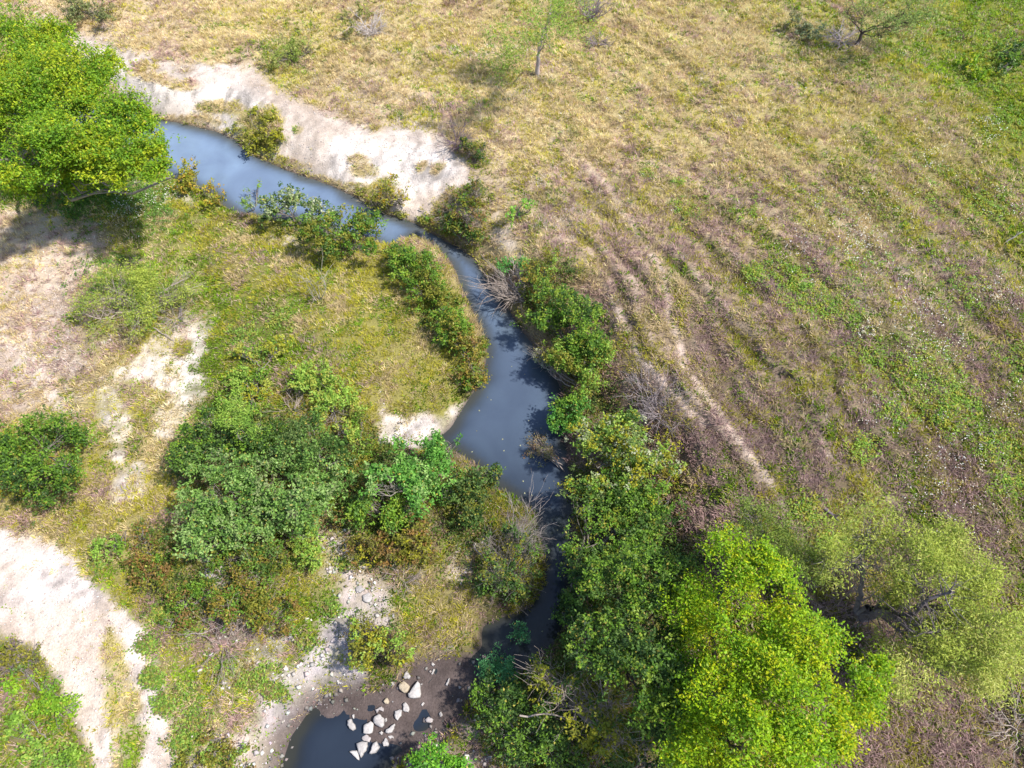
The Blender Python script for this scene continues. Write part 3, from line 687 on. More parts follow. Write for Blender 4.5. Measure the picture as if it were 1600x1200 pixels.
def bare(name, label, cat, px, py, size, n=14, bark=BARK_P, spread=1.0, height_=1.0, dirb=(0, 0), group=None, twigs=5, r0=.022):
    X, Y, gz = ground_under(px, py, 0); O = np.array([X, Y, max(gz, -.1)]); T = Tubes()
    for i in range(n):
        a = rng.uniform(0, 6.28); d = np.array([math.cos(a) * spread + dirb[0], math.sin(a) * spread + dirb[1], rng.uniform(.5, 1.1) * height_])
        d /= np.linalg.norm(d); L = size * rng.uniform(.55, 1.05); tip = d * L; tip[2] = max(tip[2], .12)
        p = curve([rng.normal(0, .06), rng.normal(0, .06), -.08], tip, .16, 8, .12); T.add(p, r0, r0 * .3, bark, 5)
        for j in range(twigs):
            s = p[rng.integers(2, 7)]; e = s + (d * .55 + rng.normal(0, .42, 3)) * L * .42; e[2] = max(e[2], .08)
            pp = curve(s, e, .14, 5); T.add(pp, r0 * .45, .004, bark, 4)
            for _ in range(3):
                s2 = pp[rng.integers(1, 5)]; e2 = s2 + (e - s) * .35 + rng.normal(0, .09, 3) * size * .5
                T.add(curve(s2, e2, .1, 3), r0 * .24, .003, bark, 3)
    o = T.build(name, None, O); tag(o, label, cat, group); return o

TREE = ('trunk', 'crown')
exec_plants = True
# --- big trees
plant("leafy_tree", "broad dense bright green tree at the upper left edge, hiding the creek bend", "tree",
      [(20, 85, 78), (70, 95, 62), (120, 130, 62), (40, 170, 75), (130, 190, 72), (190, 220, 56), (230, 245, 40), (90, 235, 66), (20, 245, 66), (170, 262, 44), (-60, 150, 100), (-50, 240, 70), (85, 60, 34), (150, 150, 40), (250, 270, 26), (120, 280, 32, .7), (40, 285, 34, .7), (200, 175, 40), (225, 205, 34), (160, 100, 30), (215, 255, 34, .8), (150, 240, 50, .85), (60, 130, 60, .9)],
      6.2, [(.13, .27, .02), (.22, .38, .02), (.16, .30, .02), (.30, .42, .02), (.40, .46, .02)], leaf=.12, aspect=.5, lai=3.4, gap=.10, core=.85, trunk=.26, base=(60, 290), parts=TREE, freq=1.5, spl=.4, stems=1, br=.5, up=.0, lowl=.7)
plant("yellow_green_tree", "tall dense yellow green tree at the lower right, leaves turning gold on its right side", "tree",
      [(1140, 880, 42), (1205, 925, 50, .9), (1100, 955, 48, .85), (1175, 1000, 60), (1262, 1005, 52, .92), (1325, 1070, 46, .85), (1240, 1080, 74), (1130, 1085, 66, .95), (1180, 1160, 76), (1090, 1195, 48, .9), (1285, 1145, 48, .85), (1075, 1030, 36, .7), (1095, 1165, 44, .8), (1362, 1045, 26, .7), (1200, 870, 26, .8), (1055, 1090, 34, .7), (1345, 1110, 28, .7), (1235, 955, 26, .7), (1060, 910, 28, .7)],
      5.8, [(.17, .33, .018), (.25, .43, .013), (.20, .37, .015), (.34, .49, .01), (.29, .43, .015), (.46, .50, .012)], leaf=.085, aspect=.5, lai=3.0, gap=.2, core=.93, bark=(.13, .11, .09), limbs=(0, 3, 4, 6, 7, 8), trunk=.2, parts=TREE, freq=1.9, spl=.38, stems=1, br=.6, up=.0, lowl=.6, mixed=.7)
plant("dark_tree", "shaded dark green tree between the narrow creek and the yellow green tree", "tree",
      [(960, 930, 62), (1020, 960, 60), (930, 1010, 55), (1000, 1050, 62), (1050, 1100, 50), (990, 880, 46), (1060, 900, 40), (1040, 1000, 50)],
      4.8, P_DARK + P_GREEN[:3] + [(.24, .34, .04)], leaf=.09, lai=2.3, gap=.2, trunk=.14, lowl=.6, parts=TREE, freq=2.2, stems=2, bark=BARK_D)
plant("mesquite_tree", "airy pale yellow green tree with dark forked limbs at the lower right edge", "tree",
      [(1440, 885, 62), (1500, 900, 62), (1530, 960, 72), (1500, 1030, 72), (1430, 1070, 44), (1550, 1050, 48), (1570, 990, 44), (1480, 850, 40), (1465, 990, 44, .6), (1400, 930, 30, .6), (1390, 1020, 30, .6)],
      4.3, P_MESQ, leaf=.10, aspect=.24, lai=1.6, gap=.22, trunk=.17, up=.2, limbs=(0, 2, 3), paths=[[(1345, 965, 0, .16), (1372, 958, 1.2, .13), (1410, 972, 2.4, .10), (1432, 990, 3.2, .06)], [(1372, 958, 1.2, .09), (1430, 958, 3.0, .06), (1452, 935, 3.8, .05), (1492, 925, 4.3, .03)], [(1410, 972, 2.4, .06), (1470, 988, 3.6, .03)]], bark=(.20, .17, .18), parts=TREE, freq=1.7, spl=.5, stems=3, br=1.3, base=(1345, 965))
plant("mesquite_tree", "thin feathery tree whose grey trunk rises left of the pale airy tree at lower right", "tree",
      [(1320, 850, 62), (1360, 815, 46), (1290, 890, 34), (1400, 870, 34)], 3.8, P_MESQ, leaf=.10, aspect=.24, lai=.95, gap=.26, trunk=.11, up=.2, bark=(.24, .21, .21), parts=TREE, freq=2, spl=.45, br=1.5, base=(1338, 958), limbs=(), paths=[[(1338, 958, 0, .09), (1346, 930, 1.0, .075), (1348, 895, 1.9, .06), (1345, 865, 2.6, .04), (1350, 835, 3.2, .02)], [(1348, 895, 1.9, .04), (1320, 870, 2.6, .02), (1305, 860, 3, .012)], [(1345, 865, 2.6, .03), (1365, 845, 3.2, .012)]])
plant("mesquite_tree", "wispy dull green tree above the yellow green tree at the foot of the field", "tree",
      [(1200, 830, 52), (1250, 880, 46), (1170, 800, 24)], 3.2, [(.19, .28, .05), (.25, .33, .06), (.15, .22, .04)], leaf=.09, aspect=.26, lai=1.3, gap=.18, trunk=.08, parts=TREE, freq=2, spl=.4, br=1.2)
plant("field_tree", "lone airy green tree with a pale slender trunk in the dry field", "tree",
      [(855, 40, 52), (800, 60, 40), (890, 25, 44), (840, 5, 48), (775, 88, 36, .35), (905, 55, 26, .6), (800, 102, 26, .2)], 6.0, [(.23, .38, .05), (.30, .44, .06), (.18, .31, .05), (.33, .40, .08)], leaf=.14, aspect=.26, lai=.62, gap=.25, trunk=.11, bark=(.42, .36, .36), parts=TREE, freq=1.6, spl=.5,
      base=(840, 118), br=1.2, stems=2, limbs=(0, 2, 3), up=.1)
plant("spreading_tree", "dark stemmed spreading tree with a faint green crown at the top right of the field", "tree",
      [(1395, 40, 42), (1350, 20, 38), (1440, 20, 34)], 3.2, [(.22, .33, .08), (.28, .38, .10), (.18, .27, .06)], leaf=.14, aspect=.26, lai=.55, gap=.25, trunk=.10, bark=(.10, .08, .07), parts=TREE, freq=1.8, spl=.5, base=(1338, 70), br=1.5)

# --- shrubs of the near bank (left of the creek)
S = ('branches', 'foliage')
def shrub(label, lobes, h, pals, **k):
    return plant(k.pop('name', "shrub"), label, k.pop('cat', "shrub"), lobes, h, pals, **k)
shrub("dark green bush with dusty white leaves beside the upper pool of the creek", [(460, 330, 38), (420, 325, 20), (500, 345, 34)], 1.8, P_WHITE + P_DARK[:3], leaf=.13, gap=.2)
shrub("dense glossy green bush over the creek, right of the dusty white leaved one", [(545, 360, 44), (575, 345, 26), (530, 385, 28), (570, 380, 24), (495, 365, 26)], 1.9, P_DARK[1:3] + P_OLIVE[:2] + P_GREEN[:3], leaf=.12, gap=.2)
shrub("small grey green sprig of willow standing in the edge of the creek's upper pool", [(395, 300, 16), (388, 318, 14)], 1.3, P_WHITE[:2] + P_GREEN[:2], leaf=.12, aspect=.3, lai=1.3)
shrub("low yellow flowered bush at the foot of the big leafy tree by the water", [(300, 285, 24), (330, 305, 20), (290, 265, 18)], 1.3, P_YEL + P_OLIVE[:2], leaf=.12, lai=2)
shrub("round green bush at the upper end of the row along the left bank", [(640, 425, 34), (628, 400, 22)], 1.6, P_GREEN + P_DARK[:1], leaf=.10)
shrub("mixed olive bush in the middle of the row along the left bank", [(668, 450, 34), (690, 475, 28), (665, 415, 22)], 1.6, P_OLIVE[:3] + P_GREEN[:3], leaf=.10)
shrub("green bush with dark hollows overhanging the narrowest water on the left bank", [(700, 505, 30), (718, 520, 26)], 1.5, P_GREEN[:3] + P_OLIVE[:2], leaf=.10)
shrub("brownish bush at the lower end of the row, nearest the grassy point", [(735, 545, 28), (738, 580, 24), (722, 530, 20), (740, 600, 16)], 1.3, P_BROWN[:1] + P_OLIVE + P_GREEN[:1], leaf=.10)
shrub("dark conifer like bush above the blue green thicket at centre left", [(345, 690, 46), (395, 680, 40), (300, 690, 30), (330, 655, 24), (290, 715, 26)], 2.1, P_DARK + P_GREEN[:2], leaf=.09, gap=.2)
shrub("feathery light green sapling poking out of the dark bush at centre left", [(370, 650, 28), (385, 668, 22)], 2.4, P_LIME[:3], leaf=.09, aspect=.3, lai=1.7)
shrub("large blue green leafy thicket below the dark conifer like bush", [(360, 780, 66), (430, 760, 58), (330, 830, 46), (400, 820, 50), (470, 790, 44), (500, 760, 42), (310, 760, 36)], 2.5, P_BLUE, leaf=.10, gap=.14, lai=2.6)
shrub("grey green bush on the upper right shoulder of the blue green thicket", [(455, 700, 38), (505, 715, 42), (480, 670, 22)], 2.0, P_BLUE[:2] + P_DARK[:2] + P_WHITE[3:], leaf=.09, gap=.22)
shrub("lime green viny bush beside the bare dirt patch at centre left", [(500, 605, 36), (530, 640, 40), (480, 590, 26), (540, 680, 22)], 1.2, P_LIME, leaf=.11, lai=2.1, gap=.2)
shrub("lime green broad leaved weed bush on the gravel under the blue green thicket", [(480, 850, 30), (460, 830, 24), (490, 880, 18)], 1.0, P_LIME, leaf=.11, lai=2)
shrub("big round bright green bush on the near bank facing the wide pool", [(660, 720, 48), (700, 740, 46), (640, 760, 48), (600, 750, 32), (700, 700, 26)], 2.2, [(.13, .34, .05), (.20, .42, .07), (.09, .24, .04), (.30, .46, .14)], leaf=.11, gap=.2)
shrub("dark tangled bush leaning over the water to the right of the big round bright bush", [(740, 760, 36), (725, 790, 36), (765, 745, 20)], 1.7, P_DARK + P_WHITE[3:] + P_OLIVE[:1], leaf=.09, gap=.25, bark=BARK_G)
shrub("low green bush at the left foot of the big round bright bush", [(590, 800, 38), (625, 800, 32)], 1.6, P_GREEN + P_BLUE[:1], leaf=.10)
shrub("rusty brown and olive brush below the big round bright bush", [(620, 850, 42), (575, 860, 28), (660, 860, 28), (650, 830, 26)], 1.3, P_BROWN + P_OLIVE[:2] + P_YEL[:1], leaf=.10, lai=2)
shrub("twiggy grey bush hanging over the narrow creek channel with many bare rods", [(790, 850, 38), (775, 900, 36), (815, 900, 34), (825, 850, 24)], 1.9, P_DARK[:3] + P_OLIVE[:2] + P_GREEN[:1], leaf=.09, lai=1.3, gap=.3, br=1.6, stems=7, bark=BARK_G)
shrub("dark rounded bush cut by the left edge of the view", [(40, 700, 50), (90, 690, 40), (70, 740, 52), (10, 720, 44), (110, 730, 26), (-40, 700, 50)], 2.0, P_GREEN[:3] + P_DARK[:2] + P_OLIVE[:1], leaf=.10, gap=.2)
shrub("small dull green bush beside the dirt track below the left edge bush", [(175, 855, 26), (190, 825, 18)], 1.0, P_GREEN[:2] + P_LIME[:1], leaf=.10, lai=1.8)
shrub("olive bramble with arching bare canes on the gravel at lower left", [(400, 930, 50), (360, 950, 36), (430, 960, 36), (390, 900, 30)], 1.3, P_OLIVE + P_BROWN[:1] + P_GREEN[:2], leaf=.09, lai=2.2, gap=.2, br=1.6, stems=6, bark=BARK_P)
shrub("yellow green bush with a dark central stem standing above the white boulders", [(590, 1010, 44), (570, 985, 26), (620, 1020, 26), (560, 1030, 24), (610, 1045, 22)], 1.7, P_OLIVE[:2] + P_LIME[:2] + P_YEL[:1], leaf=.10, lai=1.4, gap=.25, br=1.3, stems=4, bark=BARK_D)
shrub("bright green bush rooted on the gravel at the bottom edge below the boulders", [(690, 1180, 30), (665, 1190, 24), (710, 1200, 24)], 1.5, [(.14, .38, .03), (.22, .46, .04), (.10, .28, .03)], leaf=.10, lai=2)
shrub("airy pale green mesquite bush spreading over the gravel left of centre", [(190, 450, 48), (250, 460, 46), (150, 490, 38), (220, 500, 36), (290, 440, 26)], 1.8, P_MESQ[:3] + [(.18, .30, .05)], leaf=.10, aspect=.28, lai=1.15, gap=.25, br=1.4, spl=.4, bark=BARK_P)
shrub("soft bright green mound of weeds at the lower left edge across the track", [(70, 1085, 32), (30, 1060, 26), (100, 1110, 22)], .7, [(.20, .38, .03), (.28, .46, .03), (.12, .25, .03)], leaf=.09, lai=2)
shrub("grey purple scrub with green tips at the lower left edge across the track", [(20, 1030, 28), (50, 1030, 22), (-20, 1050, 30)], .9, P_WHITE[3:] + P_OLIVE[:2] + [(.25, .19, .18)], leaf=.09, lai=1.4, br=1.3)
shrub("leafy green weed clump in the lower left corner", [(60, 1180, 26), (110, 1190, 24), (30, 1130, 24)], .7, P_LIME[:3] + P_GREEN[:2], leaf=.10, lai=1.6)
shrub("small yellow green bush among the dry grass left of the leafy point", [(430, 545, 20), (380, 550, 18), (400, 610, 20)], .8, P_LIME[2:] + P_YEL[:2], leaf=.10, lai=1.6)

shrub("rusty olive scrub between the small dull green bush and the bramble", [(225, 870, 34), (250, 900, 30), (210, 840, 22)], .9, P_OLIVE[:3] + P_BROWN[:2] + P_GREEN[:1], leaf=.09, lai=1.6, gap=.25)
shrub("low green scrub with reddish stems at the left end of the olive bramble", [(290, 940, 32), (270, 975, 28), (320, 920, 22)], .9, P_GREEN[:3] + P_OLIVE[:1] + P_BROWN[:1], leaf=.09, lai=1.6, gap=.25)
shrub("dark green scrub tucked under the lower edge of the blue green thicket", [(350, 870, 26), (400, 872, 26), (430, 870, 20)], 1.1, P_DARK[1:3] + P_OLIVE[:1] + P_GREEN[:1], leaf=.09, lai=1.8)
shrub("ragged olive scrub between the lime viny bush and the grassy point", [(560, 660, 26), (575, 700, 24), (545, 720, 24)], 1.0, P_OLIVE[:3] + P_GREEN[:2], leaf=.09, lai=1.6)
shrub("dim brush in the gap between the blue green thicket and the bright round bush", [(560, 770, 26), (550, 810, 24), (575, 740, 18)], 1.1, P_DARK[1:3] + P_BROWN[:1] + P_OLIVE[:1], leaf=.09, lai=1.6)
shrub("patchy green scrub on the grass above the dark conifer like bush", [(390, 590, 26), (360, 620, 22), (400, 640, 20)], .9, P_GREEN[:3] + P_LIME[:2], leaf=.10, lai=1.6)
shrub("low olive scrub near the bottom edge left of the lower gravel", [(330, 1170, 28), (370, 1190, 26), (300, 1190, 22)], .7, P_OLIVE[:3] + P_LIME[:1] + P_BROWN[:1], leaf=.09, lai=1.4)
# --- far bank
shrub("low yellow green bush on the grassy ledge of the white rock bank", [(415, 195, 22), (400, 232, 22), (428, 215, 20), (385, 178, 16)], .6, P_YEL[:3] + P_OLIVE[:2], leaf=.13, lai=1.6)
shrub("golden bush with pale twigs at the foot of the white rock bank", [(612, 298, 24), (595, 315, 20), (630, 315, 14)], 1.2, P_YEL + P_OLIVE[:1], leaf=.12, lai=1.3, br=1.6, bark=BARK_P, stems=5)
shrub("brown and green bush full of pale twigs where the rock bank ends", [(720, 315, 34), (735, 335, 28), (690, 345, 24), (745, 300, 20)], 1.4, P_OLIVE[:3] + P_GREEN[:1] + P_BROWN[:1], leaf=.11, lai=1.6, br=1.5, bark=BARK_P, stems=6)
shrub("low dark bush overhanging the creek below the twiggy brown bush", [(740, 375, 24), (715, 360, 20), (700, 350, 16)], 1.0, P_DARK[1:3] + P_OLIVE[:2], leaf=.11, lai=1.8)
shrub("solitary vivid green little bush on the sandy path above the creek", [(810, 325, 17), (800, 335, 12), (825, 322, 10)], .9, [(.16, .40, .05), (.22, .46, .06), (.30, .44, .05)], leaf=.11, lai=1.8)
shrub("dark sage coloured bush in the shadowed notch of the field edge", [(745, 235, 20), (728, 225, 14)], 1.0, P_DARK[:2] + P_OLIVE[:2], leaf=.11, lai=1.5, br=1.3)
shrub("small vivid green bush just above the dead fallen brush", [(792, 415, 16), (815, 412, 12)], 1.0, [(.12, .36, .07), (.16, .42, .09)], leaf=.11, lai=1.8)
shrub("olive green bush right of the dead fallen brush", [(845, 425, 26), (835, 450, 22), (860, 400, 16)], 1.3, P_OLIVE + P_LIME[:1], leaf=.10, lai=1.8)
shrub("large dark and bright green bush on the right bank below the dead fallen brush", [(870, 480, 40), (910, 490, 38), (850, 500, 28), (890, 530, 36), (920, 540, 34)], 2.1, P_GREEN + P_DARK[:2] + P_LIME[:1], leaf=.10, gap=.2)
shrub("yellowish green bush leaning from the right bank where the pool opens", [(900, 570, 34), (930, 560, 28), (880, 555, 24), (915, 595, 22)], 1.8, P_LIME[:3] + P_OLIVE[:2] + P_GREEN[:1], leaf=.10, gap=.2)
shrub("sparse branch of grey leaves reaching over the pool from the right bank", [(845, 565, 20), (862, 580, 16)], 1.2, P_WHITE + P_OLIVE[:1], leaf=.09, lai=.9, br=1.7, base=(905, 605), bark=BARK_P)
shrub("vivid green bush at the water's edge midway along the right bank", [(885, 640, 32), (905, 625, 20), (870, 660, 18)], 1.6, P_GREEN[:3] + [(.12, .34, .06)], leaf=.10)
shrub("rusty leafed bare branch reaching over the wide pool from the right", [(840, 700, 20), (855, 710, 18)], 1.1, [(.32, .20, .12), (.36, .28, .12), (.26, .28, .10)], leaf=.08, lai=.8, br=1.7, base=(885, 735), bark=BARK_P)
shrub("big speckled bush with silvery and yellow leaves on the right bank", [(950, 690, 48), (1000, 720, 46), (930, 730, 44), (980, 670, 32), (1030, 750, 34), (915, 680, 26)], 2.3, P_WHITE[1:] + P_YEL[:2] + P_LIME[1:3] + P_DARK[1:2], leaf=.10, gap=.22)
shrub("dark green thicket with yellow tips below the big speckled bush", [(950, 790, 52), (1010, 800, 46), (920, 840, 44), (980, 850, 44), (1040, 780, 28)], 2.5, P_DARK[1:3] + P_GREEN[:3] + P_YEL[2:3], leaf=.10, gap=.22)
shrub("dark low thicket crowding the narrow creek's right edge", [(910, 890, 36), (900, 950, 34), (915, 780, 26), (895, 980, 26)], 2.0, P_DARK + P_GREEN[:1], leaf=.09, gap=.22)
shrub("yellow leafed bush with long pale bare sticks at the bottom centre", [(880, 1080, 44), (930, 1110, 44), (850, 1050, 34), (900, 1030, 30), (960, 1150, 44)], 2.8, P_YEL[1:3] + P_OLIVE[:3] + P_DARK[:2], leaf=.10, lai=1.0, gap=.3, br=1.6, bark=BARK_P, stems=4)
shrub("dim green bush filling the bottom edge beside the lower gravel", [(790, 1120, 48), (770, 1080, 34), (850, 1150, 44), (880, 1190, 44), (800, 1190, 34)], 1.9, P_DARK + P_GREEN[:2], leaf=.09, gap=.22, lai=1.9)
shrub("feathery teal green bush beside the lowest pool", [(770, 1040, 26), (790, 1050, 22), (757, 1025, 16)], 1.7, P_TEAL, leaf=.09, aspect=.3, lai=1.8)
shrub("little teal green tuft rising out of the lowest pool", [(808, 985, 14), (820, 995, 10)], 1.6, P_TEAL, leaf=.09, aspect=.3, lai=1.3)
shrub("dark grey green bush at the bottom edge between the yellow sticks and the bright tree", [(1020, 1160, 44), (1040, 1200, 44), (990, 1200, 40)], 2.6, P_DARK[1:] + P_WHITE[3:], leaf=.09, gap=.22)
shrub("slim light green sapling leaning at the foot of the bare dark earth", [(1185, 840, 14), (1200, 860, 14), (1170, 820, 10)], 2.2, [(.24, .40, .10), (.30, .46, .12)], leaf=.10, aspect=.3, lai=1.2, stems=1)
shrub("dense dark green bush at the top right edge of the field", [(1580, 90, 22), (1595, 75, 24), (1570, 105, 14)], 1.0, P_GREEN[:3] + P_DARK[:1] + P_WHITE[:1], leaf=.14, lai=2)
shrub("bright yellow green weed mound left of the dark bush at the top right", [(1530, 112, 20), (1512, 95, 18)], .6, P_BRIGHT, leaf=.13, lai=1.8)
shrub("pale green airy bush at the upper left of the dry field", [(455, 80, 32), (435, 95, 22), (480, 75, 22)], 1.0, [(.30, .36, .08), (.24, .34, .06), (.38, .38, .12)], leaf=.13, aspect=.3, lai=1.0)
shrub("dull green bush at the top left above the white rock bank", [(140, 18, 32), (165, 30, 18), (115, 10, 22)], 1.2, [(.20, .24, .09), (.26, .26, .10), (.16, .20, .06)], leaf=.14, lai=1.3, br=1.4)
shrub("faded yellow green bush behind the grey twig mound at the top", [(556, 25, 24), (545, 45, 18)], .9, [(.34, .34, .10), (.28, .30, .08)], leaf=.14, lai=1.0)
shrub("blue grey sage bush left of the dark stemmed spreading tree", [(1270, 50, 26), (1250, 35, 20)], .9, [(.20, .26, .13), (.26, .30, .15), (.22, .22, .10)], leaf=.13, lai=1.1)

# --- dead brush and bare saplings
bare("dead_brush", "pale dead branches fallen into the narrow creek from the right bank", "dead brush", 822, 468, 2.2, 22, BARK_P, .9, .6, (-1.15, .6), twigs=8, r0=.03)
bare("dead_brush", "silver grey twig mound in the dry field near the top edge", "dead brush", 580, 55, 1.5, 26, (.52, .46, .44), 1.0, .8, group=None, r0=.03)
bare("dead_brush", "purple grey leafless shrub at the very top edge right of the lone tree", "dead brush", 922, 30, 1.8, 26, (.30, .25, .27), .8, 1.2, r0=.03)
bare("dead_brush", "small purple grey twig pile below the leafless shrub at the top", "dead brush", 935, 68, 1.0, 22, (.32, .26, .27), 1.0, .5, r0=.025)
bare("dead_brush", "flattened grey twig heap at the foot of the dark stemmed spreading tree", "dead brush", 1312, 64, 1.5, 26, (.36, .31, .33), 1.2, .4, r0=.028)
bare("dead_brush", "grey leafless scrub between the pale track and the big speckled bush", "dead brush", 1030, 650, 1.6, 30, (.34, .29, .30), 1.0, .9, r0=.016)
bare("dead_brush", "grey leafless scrub by the little bend of the pale track", "dead brush", 1005, 615, 1.3, 26, (.34, .29, .29), 1.0, .9, r0=.016)
bare("dead_brush", "dark leafless scrub in the shaded notch of the field edge", "dead brush", 715, 225, 1.2, 22, (.20, .15, .18), 1.0, .7, r0=.022)
bare("bare_sapling", "thin leafless sapling in the yellow green grass of the near bank", "sapling", 500, 470, 1.9, 5, (.42, .38, .30), .35, 1.6, r0=.022)
bare("dead_brush", "small grey brush pile on the gravel under the pale mesquite bush", "dead brush", 275, 500, .9, 24, (.40, .34, .32), 1.1, .6, r0=.016)
bare("dead_brush", "bleached leafless shrub at the lower right edge", "dead brush", 1590, 1140, 1.6, 18, BARK_P, 1.0, .8, r0=.018)
bare("dead_brush", "tangle of long bare canes lying beside the olive bramble", "dead brush", 350, 1010, 1.5, 20, (.36, .29, .26), 1.2, .25, (-.2, -.1), r0=.014)
bare("dead_brush", "bundle of grey upright rods over the water beside the twiggy grey bush", "dead brush", 805, 845, 1.7, 24, (.34, .30, .29), .6, 1.1, (.5, .5), r0=.013)
bare("dead_brush", "pale bare stems among the dark leaves at the bottom centre", "dead brush", 935, 1110, 2.2, 16, BARK_P, 1.0, 1.2, (-.3, .2), r0=.02)
bare("dead_brush", "few grey stems bent over the bare dirt patch at centre left", "dead brush", 455, 645, 1.0, 12, BARK_P, 1.0, .5, r0=.014)
bare("dead_brush", "thin bare shrub in the dim grass below the big round bright bush", "dead brush", 630, 905, .9, 18, BARK_P, 1.0, .6, r0=.012)

def log(label, a, b, r, col, za=.05, zb=.05, kinks=1):
    ax, ay, az = ground_under(*a, za); bx_, by_, bz_ = ground_under(*b, zb); A = np.array([ax, ay, max(az, 0) + za]); B = np.array([bx_, by_, max(bz_, 0) + zb])
    T = Tubes(); p = curve(A, B, .05, 8); T.add(p - A, r, r * .5, col, 7)
    for i in range(4):
        s = p[2 + i]; e = s + (B - A) * .22 + rng.normal(0, .12, 3) * np.linalg.norm(B - A) + [0, 0, .12]; e[2] = max(e[2], s[2]); T.add(curve(s, e, .1, 4) - A, r * .4, r * .12, col, 5)
    o = T.build("fallen_branch", None, A); tag(o, label, "fallen branch"); return o
log("dark fallen branch at the lower edge of the field above the feathery tree", (1288, 795), (1312, 815), .07, (.15, .12, .14), .1, .15)
log("long bleached stick lying left of the olive bramble", (290, 995), (350, 978), .025, BARK_P, .1, .3)
log("pale stick lying on the gravel beside the small brush pile", (240, 512), (272, 532), .03, BARK_P, .08, .08)
log("curved white stick in the meadow at the right edge", (1572, 378), (1598, 362), .035, (.5, .45, .42), .1, .5)
log("slender pale branch stretched across the leaves at the bottom centre", (812, 1118), (900, 1125), .03, BARK_P, 1.7, 1.6)
log("driftwood stick on the near shore of the twiggy bush", (740, 850), (775, 900), .03, BARK_P, .3, .4)

# --- boulders
BO = [ # outline in the photograph
 ("largest flat white boulder at the head of the riffle", [(640, 1082), (652, 1063), (656, 1073), (657, 1088), (641, 1091), (637, 1083)], .30),
 ("broad beige boulder touching the left side of the largest one", [(622, 1071), (631, 1063), (640, 1073), (634, 1082), (625, 1079)], .26),
 ("pale boulder behind the two big touching ones, against the bush", [(629, 1056), (636, 1048), (641, 1055), (639, 1061), (631, 1060)], .22),
 ("upright white boulder just below the gravel spill of the big pair", [(629, 1100), (634, 1097), (640, 1106), (638, 1113), (630, 1110)], .2),
 ("square pale boulder left of the upright white one", [(617, 1110), (628, 1108), (627, 1117), (621, 1126), (617, 1121)], .2),
 ("chunky white boulder at the middle of the boulder group", [(583, 1122), (591, 1115), (599, 1122), (600, 1133), (594, 1136), (584, 1130)], .26),
 ("five sided white boulder left of the chunky middle one", [(568, 1133), (579, 1126), (583, 1131), (581, 1145), (568, 1146)], .22),
 ("white boulder furthest left, standing alone at the pool edge", [(542, 1126), (549, 1123), (556, 1137), (551, 1141), (543, 1136)], .2),
 ("slanted triangular white boulder right of the group's middle", [(603, 1141), (616, 1130), (616, 1138), (611, 1144), (603, 1145)], .16),
 ("heart shaped white boulder pointing down into the deep pool", [(556, 1160), (572, 1158), (574, 1165), (568, 1176), (563, 1184), (558, 1172)], .24),
 ("tapered white boulder right of the heart shaped one", [(576, 1178), (582, 1162), (588, 1158), (593, 1168), (586, 1175)], .2),
 ("half sunk wedge boulder at the lower left of the group", [(546, 1173), (558, 1172), (561, 1188), (551, 1180)], .12),
 ("flat grey boulder lying above the heart shaped one", [(564, 1153), (572, 1148), (579, 1152), (578, 1160), (569, 1157)], .12),
 ("small oval white boulder at the right end of the lower row", [(598, 1160), (603, 1152), (607, 1160), (606, 1166), (599, 1166)], .16),
 ("thin flat white stone between the slanted and the small oval boulder", [(606, 1150), (615, 1149), (615, 1153), (609, 1154)], .08),
 ("hollow topped grey boulder above the chunky middle one", [(587, 1108), (594, 1104), (600, 1106), (598, 1112), (592, 1109), (588, 1115)], .14),
 ("mossy brown boulder beside the grass tuft in the riffle", [(600, 1093), (605, 1090), (608, 1096), (605, 1100), (600, 1098)], .14),
 ("rounded grey boulder on the lower gravel tongue", [(664, 1124), (669, 1120), (676, 1123), (676, 1128), (666, 1129)], .16),
 ("slim white stone sticking out of the dark shallows", [(696, 1070), (701, 1059), (703, 1061), (699, 1071)], .12),
 ("pair mate slim pale stone nearest the far side of the shallows", [(674, 1054), (677, 1045), (680, 1046), (677, 1053)], .12),
 ("small bright stone in the shallows above the slim pale ones", [(673, 1038), (676, 1035), (679, 1038), (677, 1041)], .1),
 ("small white stone at the right end of the dark shallows", [(716, 1073), (719, 1071), (721, 1074), (718, 1077)], .1),
 ("small white stone lying in front of the shallows by the green tuft", [(658, 1101), (661, 1097), (663, 1099), (660, 1103)], .1),
 ("white stone at the edge of the lower gravel under the dim bush", [(685, 1115), (689, 1112), (692, 1117), (687, 1120)], .12),
 ("white slab on the gravel above the yellow green bush", [(555, 918), (562, 914), (569, 920), (564, 926), (557, 924)], .16),
 ("blocky pale rock in the gravel beneath the white slab", [(566, 930), (576, 926), (582, 933), (576, 941), (567, 938)], .16),
 ("bluish white rock beside the olive bramble", [(318, 892), (326, 888), (332, 896), (326, 904), (319, 900)], .2),
 ("flat white rock left of the bluish one beneath the thicket", [(283, 862), (292, 860), (294, 866), (286, 868)], .12),
 ("small white stone beside the chunky middle boulder", [(601, 1124), (604, 1122), (605, 1126), (602, 1128)], .08),
 ("round white pebble boulder between the five sided and slanted ones", [(592, 1145), (596, 1142), (599, 1145), (595, 1148)], .1),
 ("small white stone behind the boulder furthest left", [(549, 1119), (552, 1116), (555, 1119), (552, 1123)], .1),
]
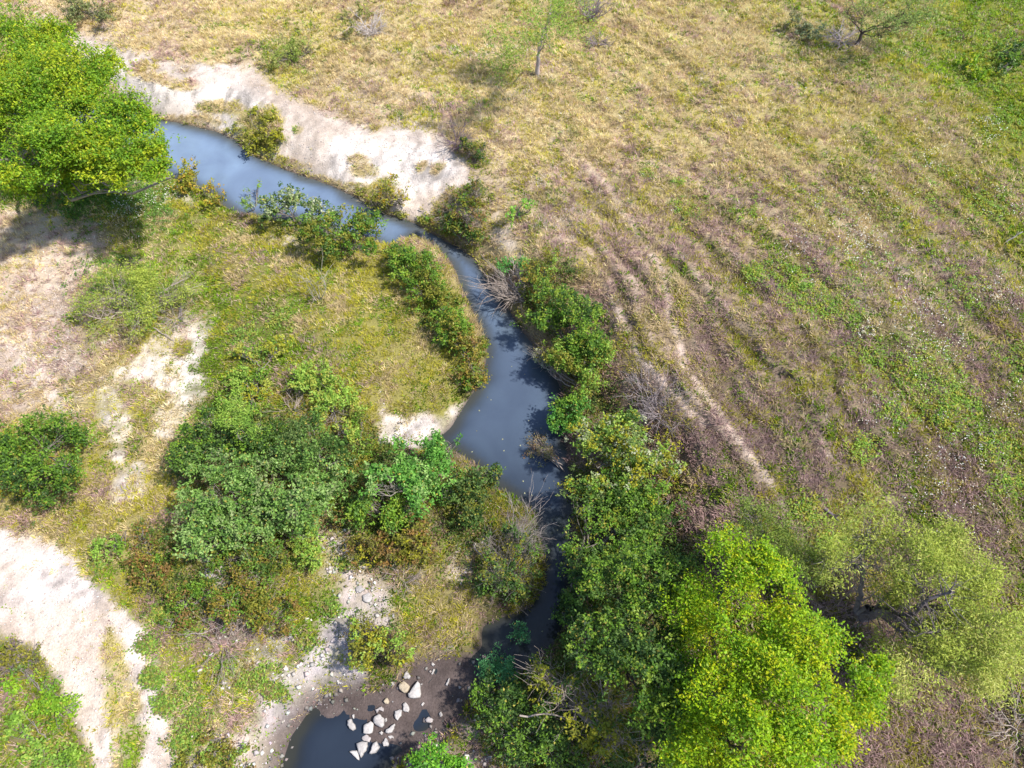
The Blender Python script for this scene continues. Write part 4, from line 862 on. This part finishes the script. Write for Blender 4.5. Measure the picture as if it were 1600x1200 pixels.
def boulder(label, poly, hh):
    hh *= random.uniform(.45, .8)
    cx = sum(p[0] for p in poly) / len(poly); cy = sum(p[1] for p in poly) / len(poly)
    X, Y, gz = ground_under(cx, cy, hh * .6); zb = max(gz, -.12); top = max(gz, 0) + hh
    P = np.array([np.array(at(a, b, top)) for a, b in poly])
    # subdivide the outline with slight irregularity
    Q = []
    for i in range(len(P)):
        a, b = P[i], P[(i + 1) % len(P)]
        for t_ in (0, .33, .66):
            Q.append(a + (b - a) * t_ + rng.normal(0, .010, 2) - (a + (b - a) * t_ - P.mean(0)) * (.07 if t_ == 0 else 0))
    Q = np.array(Q); ctr = Q.mean(0); n = len(Q); V = []
    C0 = np.array([ctr[0], ctr[1], zb])
    for s, zz, ji in ((1.05, zb - .15, .01), (1.08, zb + .3 * (top - zb), .012), (1.04, zb + .84 * (top - zb), .008), (.93, top, .006), (.55, top + .012, .01)):
        for v in Q:
            w = ctr + (v - ctr) * s; V.append([w[0] - C0[0], w[1] - C0[1], zz - zb + rng.normal(0, ji)])
    V.append([0, 0, top - zb + .012]); V = np.array(V); idx = []; tot = []
    for k in range(4):
        for i in range(n):
            j = (i + 1) % n; idx += [k * n + i, k * n + j, (k + 1) * n + j, (k + 1) * n + i]; tot.append(4)
    for i in range(n): idx += [4 * n + i, 4 * n + (i + 1) % n, 5 * n]; tot.append(3)
    area = 0
    for i in range(n): area += Q[i][0] * Q[(i + 1) % n][1] - Q[(i + 1) % n][0] * Q[i][1]
    base = np.array([.50, .47, .46]) if 'grey' not in label and 'beige' not in label and 'brown' not in label else (np.array([.44, .40, .40]) if 'grey' in label else np.array([.48, .40, .30]))
    C = base * random.uniform(.85, 1.12) * rng.uniform(.8, 1.1, (len(V), 1)); C[:2 * n] *= .45       # lower rings coloured darker
    o = mesh_obj("boulder", V, tot, idx, M_STONE, C, None, False, C0)
    if area < 0: o.data.flip_normals()
    tag(o, label, "boulder", "white boulders in and around the riffle")
for b_ in BO: boulder(*b_)
print("objects", len(scene.objects), "faces", sum(len(o.data.polygons) for o in scene.objects if o.type == 'MESH'))
